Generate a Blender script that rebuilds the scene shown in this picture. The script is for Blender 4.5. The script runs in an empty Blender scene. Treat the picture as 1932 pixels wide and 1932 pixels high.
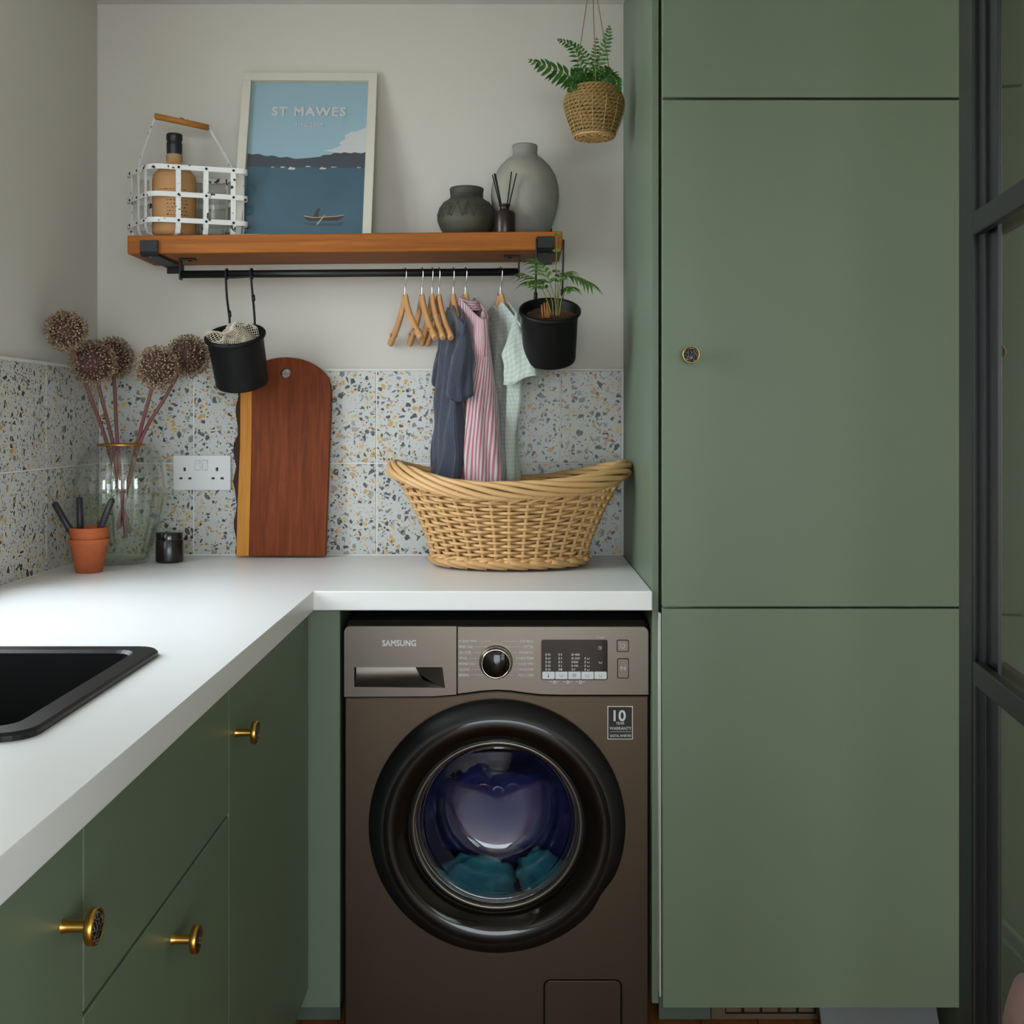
import bpy, bmesh, math, random
from mathutils import Vector, Matrix, noise

# ------------------------------------------------------------------ camera
F, CX, HY, CAMZ, IMG = 2150.0, 970.0, 795.0, 1.24, 1932.0
SC = bpy.context.scene
COL = SC.collection
cam_d = bpy.data.cameras.new('camera')
cam_d.sensor_width = 36.0
cam_d.lens = F / IMG * 36.0
cam_d.shift_x = (IMG / 2 - CX) / IMG
cam_d.shift_y = (HY - IMG / 2) / IMG
cam_d.clip_start = 0.02
cam = bpy.data.objects.new('camera', cam_d)
COL.objects.link(cam)
cam.location = (0, 0, CAMZ)
cam.rotation_euler = (math.pi / 2, 0, 0)
SC.camera = cam

# ------------------------------------------------------------------ light
EXPOSURE = 0.0
SKY_STRENGTH = 10.5
SC.view_settings.view_transform = 'Standard'
SC.view_settings.look = 'None'
SC.view_settings.gamma = 1.0
SC.view_settings.use_curve_mapping = False
SC.view_settings.exposure = EXPOSURE
world = bpy.data.worlds.new('overcast_sky')
SC.world = world
world.use_nodes = True
bgn = world.node_tree.nodes['Background']
bgn.inputs[0].default_value = (0.84, 0.93, 1.0, 1)
bgn.inputs[1].default_value = SKY_STRENGTH
SC.cycles.max_bounces = 8
SC.cycles.diffuse_bounces = 4
SC.cycles.glossy_bounces = 4
SC.cycles.transmission_bounces = 8
SC.cycles.transparent_max_bounces = 14
SC.cycles.use_adaptive_sampling = True
SC.cycles.adaptive_threshold = 0.02
SC.cycles.sample_clamp_indirect = 6.0
SC.cycles.caustics_reflective = False

# room extents
XL, XR, YB, YR, ZC = -1.03, 1.045, 2.817, -3.4, 2.271
# window over the sink (left wall) and garden doors (rear wall)
WIN = (1.40, 2.25, 1.02, 2.14)          # y0 y1 z0 z1
GAR = (-0.70, 1.00, 0.03, 2.10)         # x0 x1 z0 z1
WI2 = (-2.70, -0.50, 0.70, 2.10)         # unseen window added behind the camera, for light on the left cabinets


def portal(name, loc, rot, sx, sy):
    d = bpy.data.lights.new(name, 'AREA')
    d.shape = 'RECTANGLE'
    d.size, d.size_y = sx, sy
    d.cycles.is_portal = True
    o = bpy.data.objects.new(name, d)
    COL.objects.link(o)
    o.location = loc
    o.rotation_euler = rot
    return o


portal('window_portal', (XL - 0.10, (WIN[0] + WIN[1]) / 2, (WIN[2] + WIN[3]) / 2), (0, -math.pi / 2, 0), WIN[3] - WIN[2], WIN[1] - WIN[0])
portal('garden_portal', ((GAR[0] + GAR[1]) / 2, YR - 0.10, (GAR[2] + GAR[3]) / 2), (math.pi / 2, 0, 0), GAR[1] - GAR[0], GAR[3] - GAR[2])
portal('side_portal', (XR + 0.10, (WI2[0] + WI2[1]) / 2, (WI2[2] + WI2[3]) / 2), (0, math.pi / 2, 0), WI2[3] - WI2[2], WI2[1] - WI2[0])

# ------------------------------------------------------------------ helpers
R = random.Random(7)
TAU = 2 * math.pi


def P(x, y, Y):
    return Vector(((x - CX) * Y / F, Y, CAMZ + (HY - y) * Y / F))


def lin(c):
    out = []
    for v in c[:3]:
        v = v / 255.0
        out.append(v / 12.92 if v <= 0.04045 else ((v + 0.055) / 1.055) ** 2.4)
    return (out[0], out[1], out[2], 1.0)


def nd(nt, t, **kw):
    n = nt.nodes.new(t)
    for k, v in kw.items():
        setattr(n, k, v)
    return n


def mat(name, c, rough=0.5, metal=0.0, spec=0.5, trans=0.0, ior=1.45, coat=0.0, sheen=0.0, var=None, bump=None, sss=0.0):
    """c sRGB; var=(scale, c2 sRGB, stretch xyz) mixes a second colour by noise; bump=(scale, strength)"""
    m = bpy.data.materials.new(name)
    m.use_nodes = True
    nt = m.node_tree
    b = nt.nodes['Principled BSDF']
    b.inputs['Base Color'].default_value = lin(c)
    b.inputs['Roughness'].default_value = rough
    b.inputs['Metallic'].default_value = metal
    b.inputs['Specular IOR Level'].default_value = spec
    b.inputs['Transmission Weight'].default_value = trans
    b.inputs['IOR'].default_value = ior
    b.inputs['Coat Weight'].default_value = coat
    b.inputs['Sheen Weight'].default_value = sheen
    if var or bump:
        tc = nd(nt, 'ShaderNodeTexCoord')
    if var:
        mp = nd(nt, 'ShaderNodeMapping')
        mp.inputs['Scale'].default_value = var[2] if len(var) > 2 else (1, 1, 1)
        nt.links.new(tc.outputs['Object'], mp.inputs['Vector'])
        nz = nd(nt, 'ShaderNodeTexNoise')
        nz.inputs['Scale'].default_value = var[0]
        nz.inputs['Detail'].default_value = 6
        nt.links.new(mp.outputs['Vector'], nz.inputs['Vector'])
        rp = nd(nt, 'ShaderNodeValToRGB')
        rp.color_ramp.elements[0].position = 0.32
        rp.color_ramp.elements[1].position = 0.68
        rp.color_ramp.elements[0].color = lin(c)
        rp.color_ramp.elements[1].color = lin(var[1])
        nt.links.new(nz.outputs['Fac'], rp.inputs['Fac'])
        nt.links.new(rp.outputs['Color'], b.inputs['Base Color'])
    if bump:
        nz2 = nd(nt, 'ShaderNodeTexNoise')
        nz2.inputs['Scale'].default_value = bump[0]
        nz2.inputs['Detail'].default_value = 4
        nt.links.new(tc.outputs['Object'], nz2.inputs['Vector'])
        bp = nd(nt, 'ShaderNodeBump')
        bp.inputs['Strength'].default_value = bump[1]
        bp.inputs['Distance'].default_value = 0.002
        nt.links.new(nz2.outputs['Fac'], bp.inputs['Height'])
        nt.links.new(bp.outputs['Normal'], b.inputs['Normal'])
    return m


def thin_glass(name, tint=(245, 250, 248), ior=1.5, rough=0.0):
    m = bpy.data.materials.new(name)
    m.use_nodes = True
    nt = m.node_tree
    nt.nodes.remove(nt.nodes['Principled BSDF'])
    out = nt.nodes['Material Output']
    fr = nd(nt, 'ShaderNodeFresnel')
    ge = nd(nt, 'ShaderNodeNewGeometry')
    ma = nd(nt, 'ShaderNodeMath', operation='MULTIPLY_ADD')
    ma.inputs[1].default_value = 1.0 / ior - ior
    ma.inputs[2].default_value = ior
    nt.links.new(ge.outputs['Backfacing'], ma.inputs[0])
    nt.links.new(ma.outputs[0], fr.inputs['IOR'])
    tr = nd(nt, 'ShaderNodeBsdfTransparent')
    tr.inputs['Color'].default_value = lin(tint)
    gl = nd(nt, 'ShaderNodeBsdfGlossy')
    gl.inputs['Roughness'].default_value = rough
    mx = nd(nt, 'ShaderNodeMixShader')
    nt.links.new(fr.outputs[0], mx.inputs[0])
    nt.links.new(tr.outputs[0], mx.inputs[1])
    nt.links.new(gl.outputs[0], mx.inputs[2])
    nt.links.new(mx.outputs[0], out.inputs['Surface'])
    return m


def terrazzo():
    m = bpy.data.materials.new('terrazzo')
    m.use_nodes = True
    nt = m.node_tree
    b = nt.nodes['Principled BSDF']
    b.inputs['Roughness'].default_value = 0.38
    tc = nd(nt, 'ShaderNodeTexCoord')
    oi = nd(nt, 'ShaderNodeObjectInfo')
    cur = None
    base = lin((192, 192, 189))
    vecs = []
    mul = nd(nt, 'ShaderNodeVectorMath', operation='SCALE')
    comb = nd(nt, 'ShaderNodeCombineXYZ')
    nt.links.new(oi.outputs['Random'], comb.inputs[0])
    nt.links.new(oi.outputs['Random'], comb.inputs[2])
    nt.links.new(comb.outputs[0], mul.inputs[0])
    mul.inputs['Scale'].default_value = 5.0
    add = nd(nt, 'ShaderNodeVectorMath', operation='ADD')
    nt.links.new(tc.outputs['Object'], add.inputs[0])
    nt.links.new(mul.outputs[0], add.inputs[1])
    pals = [((40, 43, 48), (60, 68, 76), (46, 52, 60), (112, 116, 118), (150, 148, 144), (190, 146, 78), (200, 172, 108)),
            ((40, 42, 46), (120, 122, 122), (196, 146, 72), (205, 178, 112), (70, 78, 84), (150, 148, 142), (190, 140, 64))]
    for k, (scale, thr_edge, frac, pal) in enumerate(((64.0, 0.08, 0.52, pals[0]), (112.0, 0.09, 0.50, pals[1]), (215.0, 0.12, 0.36, pals[0]))):
        # wobble the coordinates so the cells become ragged chips
        nz = nd(nt, 'ShaderNodeTexNoise')
        nz.inputs['Scale'].default_value = scale * 0.8
        nz.inputs['Detail'].default_value = 1.0
        nt.links.new(add.outputs[0], nz.inputs['Vector'])
        sub = nd(nt, 'ShaderNodeVectorMath', operation='SUBTRACT')
        sub.inputs[1].default_value = (0.5, 0.5, 0.5)
        nt.links.new(nz.outputs['Color'], sub.inputs[0])
        scl = nd(nt, 'ShaderNodeVectorMath', operation='SCALE')
        scl.inputs['Scale'].default_value = 0.55 / scale
        nt.links.new(sub.outputs[0], scl.inputs[0])
        ad2 = nd(nt, 'ShaderNodeVectorMath', operation='ADD')
        nt.links.new(add.outputs[0], ad2.inputs[0])
        nt.links.new(scl.outputs[0], ad2.inputs[1])
        off = nd(nt, 'ShaderNodeVectorMath', operation='ADD')
        off.inputs[1].default_value = (k * 3.3, k * 1.7, k * 2.9)
        nt.links.new(ad2.outputs[0], off.inputs[0])
        v1 = nd(nt, 'ShaderNodeTexVoronoi', feature='DISTANCE_TO_EDGE')
        v1.inputs['Scale'].default_value = scale
        v2 = nd(nt, 'ShaderNodeTexVoronoi', feature='F1')
        v2.inputs['Scale'].default_value = scale
        nt.links.new(off.outputs[0], v1.inputs['Vector'])
        nt.links.new(off.outputs[0], v2.inputs['Vector'])
        sep = nd(nt, 'ShaderNodeSeparateColor')
        nt.links.new(v2.outputs['Color'], sep.inputs[0])
        # edge threshold varies per cell
        thr = nd(nt, 'ShaderNodeMath', operation='MULTIPLY_ADD')
        thr.inputs[1].default_value = 0.22
        thr.inputs[2].default_value = thr_edge
        nt.links.new(sep.outputs[1], thr.inputs[0])
        gt = nd(nt, 'ShaderNodeMath', operation='GREATER_THAN')
        nt.links.new(v1.outputs['Distance'], gt.inputs[0])
        nt.links.new(thr.outputs[0], gt.inputs[1])
        lt = nd(nt, 'ShaderNodeMath', operation='LESS_THAN')
        nt.links.new(sep.outputs[0], lt.inputs[0])
        lt.inputs[1].default_value = frac
        msk = nd(nt, 'ShaderNodeMath', operation='MULTIPLY')
        nt.links.new(gt.outputs[0], msk.inputs[0])
        nt.links.new(lt.outputs[0], msk.inputs[1])
        rp = nd(nt, 'ShaderNodeValToRGB')
        rp.color_ramp.interpolation = 'CONSTANT'
        els = rp.color_ramp.elements
        while len(els) < len(pal):
            els.new(0.5)
        for i, c in enumerate(pal):
            els[i].position = i / len(pal)
            els[i].color = lin(c)
        nt.links.new(sep.outputs[2], rp.inputs['Fac'])
        mx = nd(nt, 'ShaderNodeMix', data_type='RGBA')
        nt.links.new(msk.outputs[0], mx.inputs[0])
        if cur is None:
            mx.inputs[6].default_value = base
        else:
            nt.links.new(cur, mx.inputs[6])
        nt.links.new(rp.outputs['Color'], mx.inputs[7])
        cur = mx.outputs[2]
    nt.links.new(cur, b.inputs['Base Color'])
    return m


def wood(name, c1, c2, scale=(1, 1, 1), rough=0.5, ring=6.0, c3=None):
    """grain lines run along the axis whose scale is smallest"""
    m = bpy.data.materials.new(name)
    m.use_nodes = True
    nt = m.node_tree
    b = nt.nodes['Principled BSDF']
    b.inputs['Roughness'].default_value = rough
    b.inputs['Specular IOR Level'].default_value = 0.2
    tc = nd(nt, 'ShaderNodeTexCoord')
    mp = nd(nt, 'ShaderNodeMapping')
    mp.inputs['Scale'].default_value = scale
    nt.links.new(tc.outputs['Object'], mp.inputs['Vector'])
    nz = nd(nt, 'ShaderNodeTexNoise')
    nz.inputs['Scale'].default_value = ring
    nz.inputs['Detail'].default_value = 8
    nz.inputs['Roughness'].default_value = 0.65
    nz.inputs['Distortion'].default_value = 0.6
    nt.links.new(mp.outputs['Vector'], nz.inputs['Vector'])
    rp = nd(nt, 'ShaderNodeValToRGB')
    rp.color_ramp.elements[0].position = 0.30
    rp.color_ramp.elements[1].position = 0.70
    rp.color_ramp.elements[0].color = lin(c1)
    rp.color_ramp.elements[1].color = lin(c2)
    if c3:
        e = rp.color_ramp.elements.new(0.24)
        e.color = lin(c3)
    nt.links.new(nz.outputs['Fac'], rp.inputs['Fac'])
    nt.links.new(rp.outputs['Color'], b.inputs['Base Color'])
    bp = nd(nt, 'ShaderNodeBump')
    bp.inputs['Strength'].default_value = 0.25
    bp.inputs['Distance'].default_value = 0.001
    nt.links.new(nz.outputs['Fac'], bp.inputs['Height'])
    nt.links.new(bp.outputs['Normal'], b.inputs['Normal'])
    return m


def ramp_island(name, cols, rough=0.6):
    m = bpy.data.materials.new(name)
    m.use_nodes = True
    nt = m.node_tree
    b = nt.nodes['Principled BSDF']
    b.inputs['Roughness'].default_value = rough
    g = nd(nt, 'ShaderNodeNewGeometry')
    rp = nd(nt, 'ShaderNodeValToRGB')
    els = rp.color_ramp.elements
    while len(els) < len(cols):
        els.new(0.5)
    for i, c in enumerate(cols):
        els[i].position = i / max(1, len(cols) - 1)
        els[i].color = lin(c)
    nt.links.new(g.outputs['Random Per Island'], rp.inputs['Fac'])
    nt.links.new(rp.outputs['Color'], b.inputs['Base Color'])
    return m


def chipped(name, c, c2, scale=60, thr=0.64, rough=0.45):
    """paint with dark chips showing the metal under it"""
    m = mat(name, c, rough)
    nt = m.node_tree
    b = nt.nodes['Principled BSDF']
    tc = nd(nt, 'ShaderNodeTexCoord')
    nz = nd(nt, 'ShaderNodeTexNoise')
    nz.inputs['Scale'].default_value = scale
    nz.inputs['Detail'].default_value = 5
    nt.links.new(tc.outputs['Object'], nz.inputs['Vector'])
    rp = nd(nt, 'ShaderNodeValToRGB')
    rp.color_ramp.elements[0].position = thr
    rp.color_ramp.elements[1].position = thr + 0.015
    rp.color_ramp.elements[0].color = lin(c)
    rp.color_ramp.elements[1].color = lin(c2)
    nt.links.new(nz.outputs['Fac'], rp.inputs['Fac'])
    nt.links.new(rp.outputs['Color'], b.inputs['Base Color'])
    return m


def uv_cloth(name, kind, c1, c2, ku=1.0, kv=1.0, rough=0.9):
    """woven patterns laid along the cloth's own width (u) and length (v), both in metres"""
    m = mat(name, c1, rough, sheen=0.3)
    nt = m.node_tree
    b = nt.nodes['Principled BSDF']
    uv = nd(nt, 'ShaderNodeUVMap')
    sp = nd(nt, 'ShaderNodeSeparateXYZ')
    nt.links.new(uv.outputs[0], sp.inputs[0])

    def wave(out, k):
        a = nd(nt, 'ShaderNodeMath', operation='MULTIPLY')
        a.inputs[1].default_value = k
        nt.links.new(out, a.inputs[0])
        s = nd(nt, 'ShaderNodeMath', operation='SINE')
        nt.links.new(a.outputs[0], s.inputs[0])
        t = nd(nt, 'ShaderNodeMath', operation='MULTIPLY_ADD')
        t.inputs[1].default_value = 0.5
        t.inputs[2].default_value = 0.5
        nt.links.new(s.outputs[0], t.inputs[0])
        return t.outputs[0]
    f = wave(sp.outputs[0], ku)
    if kind == 'check':
        g = wave(sp.outputs[1], kv)
        a = nd(nt, 'ShaderNodeMath', operation='ADD')
        nt.links.new(f, a.inputs[0])
        nt.links.new(g, a.inputs[1])
        h = nd(nt, 'ShaderNodeMath', operation='MULTIPLY')
        h.inputs[1].default_value = 0.5
        nt.links.new(a.outputs[0], h.inputs[0])
        f = h.outputs[0]
    rp = nd(nt, 'ShaderNodeValToRGB')
    rp.color_ramp.elements[0].position = 0.42
    rp.color_ramp.elements[1].position = 0.58
    rp.color_ramp.elements[0].color = lin(c1)
    rp.color_ramp.elements[1].color = lin(c2)
    nt.links.new(f, rp.inputs['Fac'])
    nt.links.new(rp.outputs['Color'], b.inputs['Base Color'])
    tc = nd(nt, 'ShaderNodeTexCoord')
    nz = nd(nt, 'ShaderNodeTexNoise')
    nz.inputs['Scale'].default_value = 45
    nz.inputs['Detail'].default_value = 5
    nt.links.new(tc.outputs['Object'], nz.inputs['Vector'])
    bp = nd(nt, 'ShaderNodeBump')
    bp.inputs['Strength'].default_value = 0.6
    bp.inputs['Distance'].default_value = 0.006
    nt.links.new(nz.outputs['Fac'], bp.inputs['Height'])
    nt.links.new(bp.outputs['Normal'], b.inputs['Normal'])
    return m


class MB:
    def __init__(s):
        s.v, s.f, s.mi, s.sm, s.uv = [], [], [], [], None

    def add(s, vs, fs, mi=0, sm=False):
        o = len(s.v)
        s.v += [Vector(p) for p in vs]
        for f in fs:
            s.f.append([i + o for i in f])
            s.mi.append(mi)
            s.sm.append(sm)

    def box(s, a, b, mi=0):
        x0, y0, z0 = a
        x1, y1, z1 = b
        s.add([(x0, y0, z0), (x1, y0, z0), (x1, y1, z0), (x0, y1, z0), (x0, y0, z1), (x1, y0, z1), (x1, y1, z1), (x0, y1, z1)],
              [(0, 3, 2, 1), (4, 5, 6, 7), (0, 1, 5, 4), (1, 2, 6, 5), (2, 3, 7, 6), (3, 0, 4, 7)], mi)
        return s

    def grid(s, rows, mi=0, sm=True, closed=False, uvs=None):
        n = len(rows[0])
        vs = [p for r in rows for p in r]
        fs = []
        for i in range(len(rows) - 1):
            for j in range(n if closed else n - 1):
                k = (j + 1) % n
                fs.append((i * n + j, i * n + k, (i + 1) * n + k, (i + 1) * n + j))
        o = len(s.v)
        s.add(vs, fs, mi, sm)
        if uvs:
            if s.uv is None:
                s.uv = {}
            for q, u in enumerate([u for r in uvs for u in r]):
                s.uv[o + q] = u
        return s

    def tube(s, path, r, n=8, mi=0, sm=True, cap=True, side=None, closed=False):
        """r: number, list of numbers or list of (across side, in plane)"""
        path = [Vector(p) for p in path]
        m = len(path)
        rr = r if isinstance(r, (list, tuple)) else [r] * m
        rings = []
        prev = None
        for i, p in enumerate(path):
            if closed:
                t = path[(i + 1) % m] - path[i - 1]
            else:
                t = path[min(i + 1, m - 1)] - path[max(i - 1, 0)]
            t = t.normalized() if t.length > 1e-9 else Vector((0, 0, 1))
            if side is not None:
                b = Vector(side)
                b = (b - t * b.dot(t)).normalized()
            elif prev is None:
                a = Vector((0, 0, 1)) if abs(t.z) < 0.9 else Vector((1, 0, 0))
                b = t.cross(a).normalized()
            else:
                b = (prev - t * prev.dot(t)).normalized()
            prev = b
            c = t.cross(b)
            q = rr[i]
            ra, rb = q if isinstance(q, (list, tuple)) else (q, q)
            rings.append([p + b * (math.cos(TAU * k / n) * ra) + c * (math.sin(TAU * k / n) * rb) for k in range(n)])
        if closed:
            rings.append(rings[0])
        o = len(s.v)
        s.grid(rings, mi, sm, closed=True)
        if cap and not closed:
            s.f.append([o + k for k in range(n)][::-1])
            s.mi.append(mi)
            s.sm.append(False)
            s.f.append([o + (m - 1) * n + k for k in range(n)])
            s.mi.append(mi)
            s.sm.append(False)
        return s

    def lathe(s, prof, n=40, c=(0, 0, 0), mi=0, sm=True, rib=None, frame=None):
        """prof (radius, height); rib=(count, depth); frame: 3x3 matrix placing the axis"""
        c = Vector(c)
        rows = []
        for r, z in prof:
            row = []
            for k in range(n):
                a = TAU * k / n
                q = r
                if rib:
                    q = r * (1 + rib[1] * math.cos(rib[0] * a))
                p = Vector((q * math.cos(a), q * math.sin(a), z))
                if frame is not None:
                    p = frame @ p
                row.append(c + p)
            rows.append(row)
        s.grid(rows, mi, sm, closed=True)
        return s

    def disc(s, r, z, n=40, c=(0, 0, 0), mi=0, frame=None, rib=None):
        c = Vector(c)
        vs = []
        for k in range(n):
            a = TAU * k / n
            q = r * (1 + rib[1] * math.cos(rib[0] * a)) if rib else r
            p = Vector((q * math.cos(a), q * math.sin(a), z))
            if frame is not None:
                p = frame @ p
            vs.append(c + p)
        s.add(vs, [tuple(range(n))], mi, False)
        return s

    def plate(s, outline, holes, y0, th, mi=0, fn=None):
        """flat plate in the XZ plane (front at y0, thickness th towards +Y) with holes; fn maps (x,z,y) to a point"""
        if fn is None:
            fn = lambda x, z, y: (x, y, z)
        bm = bmesh.new()
        edges = []
        for lp in [outline] + list(holes):
            vs = [bm.verts.new((p[0], 0, p[1])) for p in lp]
            for i in range(len(vs)):
                edges.append(bm.edges.new((vs[i], vs[(i + 1) % len(vs)])))
        bmesh.ops.triangle_fill(bm, use_beauty=True, use_dissolve=False, edges=edges)
        bmesh.ops.recalc_face_normals(bm, faces=bm.faces)
        bm.verts.index_update()
        tri = [[v.index for v in f.verts] for f in bm.faces]
        if bm.faces and sum(f.normal.y for f in bm.faces) > 0:
            tri = [t[::-1] for t in tri]
        pts = [(v.co.x, v.co.z) for v in bm.verts]
        bm.free()
        s.add([fn(x, z, y0) for x, z in pts], tri, mi)
        s.add([fn(x, z, y0 + th) for x, z in pts], [t[::-1] for t in tri], mi)
        for lp in [outline] + list(holes):
            m = len(lp)
            s.add([fn(p[0], p[1], y0) for p in lp] + [fn(p[0], p[1], y0 + th) for p in lp],
                  [(i, (i + 1) % m, m + (i + 1) % m, m + i) for i in range(m)], mi)
        return s

    def xf(s, M, start=0):
        for i in range(start, len(s.v)):
            s.v[i] = M @ s.v[i]
        return s

    def build(s, name, mats, parent=None, bevel=0.0, seg=2, world=True, fix=True, merge=False):
        if not isinstance(mats, (list, tuple)):
            mats = [mats]
        me = bpy.data.meshes.new(name)
        off = WOFF.get(parent.as_pointer(), Vector()) if (parent and world) else Vector()
        me.from_pydata([v - off for v in s.v], [], s.f)
        for m in mats:
            me.materials.append(m)
        for i, p in enumerate(me.polygons):
            p.material_index = s.mi[i]
            p.use_smooth = s.sm[i]
        if s.uv:
            ul = me.uv_layers.new(name='UVMap')
            for lp in me.loops:
                ul.data[lp.index].uv = s.uv.get(lp.vertex_index, (0, 0))
        if fix or merge:
            bm = bmesh.new()
            bm.from_mesh(me)
            if merge:
                bmesh.ops.remove_doubles(bm, verts=bm.verts, dist=1e-5)
            if fix:
                bmesh.ops.recalc_face_normals(bm, faces=bm.faces)
            bm.to_mesh(me)
            bm.free()
        me.update()
        o = bpy.data.objects.new(name, me)
        COL.objects.link(o)
        if parent:
            o.parent = parent
            WOFF[o.as_pointer()] = off
        else:
            WOFF[o.as_pointer()] = Vector()
        if bevel > 0:
            b = o.modifiers.new('edge', 'BEVEL')
            b.width = bevel
            b.segments = seg
            b.limit_method = 'ANGLE'
            b.angle_limit = math.radians(40)
            b.harden_normals = False
        return o


WOFF = {}


def tag(o, label=None, cat=None, group=None, kind=None):
    if label:
        o['label'] = label
    if cat:
        o['category'] = cat
    if group:
        o['group'] = group
    if kind:
        o['kind'] = kind
    return o


def thing(name, loc, label=None, cat=None, group=None, kind=None):
    o = bpy.data.objects.new(name, None)
    o.empty_display_size = 0.05
    COL.objects.link(o)
    o.location = loc
    WOFF[o.as_pointer()] = Vector(loc)
    return tag(o, label, cat, group, kind)


def bx(name, a, b, m, parent=None, bevel=0.0, seg=2):
    return MB().box(a, b).build(name, m, parent, bevel, seg)


def text_mesh(txt, w, h, bold=0.0, spacing=1.0):
    """lettering scaled to w x h (metres), lower left at the origin in the XZ plane, facing -Y; returns verts, faces"""
    cu = bpy.data.curves.new('lettering', 'FONT')
    cu.body = txt
    cu.size = 1.0
    cu.offset = bold
    cu.space_character = spacing
    cu.resolution_u = 3
    ob = bpy.data.objects.new('lettering', cu)
    COL.objects.link(ob)
    dg = bpy.context.evaluated_depsgraph_get()
    me = bpy.data.meshes.new_from_object(ob.evaluated_get(dg))
    vs = [v.co.copy() for v in me.vertices]
    fs = [list(p.vertices) for p in me.polygons]
    bpy.data.objects.remove(ob)
    bpy.data.curves.remove(cu)
    bpy.data.meshes.remove(me)
    x0, x1 = min(v.x for v in vs), max(v.x for v in vs)
    y0, y1 = min(v.y for v in vs), max(v.y for v in vs)
    sx, sy = w / (x1 - x0), (h / (y1 - y0) if h else w / (x1 - x0))
    return [Vector(((v.x - x0) * sx, 0, (v.y - y0) * sy)) for v in vs], fs


def add_text(mb, txt, x, z, y, w, h, bold=0.0, spacing=1.0, mi=0):
    vs, fs = text_mesh(txt, w, h, 0.0, spacing)
    b = bold * (h or w * 0.2)
    for i, (dx, dz) in enumerate(((0, 0),) if b == 0 else ((-b, -b), (b, -b), (-b, b), (b, b), (0, 0))):
        mb.add([(v.x + x + dx, y - i * 0.00004, v.z + z + dz) for v in vs], fs, mi)


def rrect(x0, z0, x1, z1, r, n=5):
    pts = []
    for cx, cz, a0 in ((x1 - r, z0 + r, -90), (x1 - r, z1 - r, 0), (x0 + r, z1 - r, 90), (x0 + r, z0 + r, 180)):
        for k in range(n + 1):
            a = math.radians(a0 + 90 * k / n)
            pts.append((cx + r * math.cos(a), cz + r * math.sin(a)))
    return pts


def circle(cx, cz, r, n=32):
    return [(cx + r * math.cos(TAU * k / n), cz + r * math.sin(TAU * k / n)) for k in range(n)]


def smooth_path(pts, n=8):
    pts = [Vector(p) for p in pts]
    out = []
    for i in range(len(pts) - 1):
        p0, p1, p2, p3 = pts[max(i - 1, 0)], pts[i], pts[i + 1], pts[min(i + 2, len(pts) - 1)]
        for k in range(n):
            t = k / n
            out.append(0.5 * ((2 * p1) + (p2 - p0) * t + (2 * p0 - 5 * p1 + 4 * p2 - p3) * t * t + (3 * p1 - p0 - 3 * p2 + p3) * t ** 3))
    out.append(pts[-1])
    return out


# lathe axis pointing to the camera (-Y) / along +X
FRONT = Matrix(((1, 0, 0), (0, 0, -1), (0, 1, 0)))
RIGHTW = Matrix(((0, 0, 1), (1, 0, 0), (0, 1, 0)))

# ------------------------------------------------------------------ materials
M = {}
M['wall'] = mat('wall_paint', (203, 198, 189), 0.7, spec=0.3, bump=(180, 0.05))
M['ceiling'] = mat('ceiling_paint', (214, 211, 206), 0.8, spec=0.2)
M['terrazzo'] = terrazzo()
M['grout'] = mat('grout', (226, 224, 218), 0.8)
M['trim'] = mat('tile_trim', (212, 210, 204), 0.4)
M['green'] = mat('sage_paint', (107, 123, 102), 0.42, spec=0.45, bump=(260, 0.03))
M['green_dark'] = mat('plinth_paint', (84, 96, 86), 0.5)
M['carcass'] = mat('white_carcass', (214, 211, 203), 0.5)
M['worktop'] = mat('white_laminate', (240, 240, 240), 0.33, spec=0.5)
M['sink'] = mat('black_composite', (14, 15, 17), 0.36, spec=0.4)
M['brass'] = mat('brushed_brass', (196, 152, 72), 0.28, 1.0)
M['marble'] = None
M['inox'] = mat('dark_inox', (78, 67, 55), 0.36, 0.8)
M['inox_panel'] = mat('dark_inox_panel', (106, 100, 92), 0.3, 0.75)
M['black_gloss'] = mat('black_gloss', (18, 14, 11), 0.08, spec=0.4)
M['black'] = mat('black_plastic', (14, 14, 14), 0.5)
M['cavity'] = mat('dark_cavity', (24, 23, 22), 0.8)
M['chrome'] = mat('chrome', (205, 205, 205), 0.12, 1.0)
M['bronze_ring'] = mat('bronze_ring', (150, 132, 112), 0.3, 0.9)
M['print_white'] = mat('white_print', (215, 215, 215), 0.5)
M['key_white'] = mat('white_keys', (216, 220, 224), 0.35)
M['grey_print'] = mat('grey_print', (90, 90, 92), 0.5)
M['steel_drum'] = mat('drum_steel', (120, 118, 115), 0.3, 0.9)
M['bowl'] = mat('bowl_glass', (255, 255, 255), 0.0, trans=1.0, ior=1.45)
M['cloth_navy'] = mat('navy_laundry', (36, 40, 110), 0.9)
M['cloth_teal'] = mat('teal_laundry', (30, 110, 135), 0.9, var=(30, (60, 150, 170)))
M['cloth_greywash'] = mat('grey_laundry', (120, 115, 125), 0.9)
M['shelf'] = wood('pine_shelf', (124, 68, 20), (166, 98, 36), (0.6, 14, 14), 0.55, 5.0, (90, 52, 24))
M['black_iron'] = mat('black_iron', (20, 20, 21), 0.5, 0.2, bump=(120, 0.1))
M['black_rail'] = mat('black_rail', (13, 13, 15), 0.45, 0.0)
M['black_enamel'] = mat('black_enamel', (13, 13, 14), 0.5, spec=0.3)
M['hanger'] = wood('hanger_beech', (184, 134, 86), (204, 156, 106), (3, 3, 1), 0.45, 14)
M['frame_white'] = mat('frame_white', (206, 200, 188), 0.5)
M['pic_glass'] = thin_glass('picture_glass', (253, 254, 254), 1.35)
M['sky_print'] = mat('print_sky', (154, 182, 196), 0.6)
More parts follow.
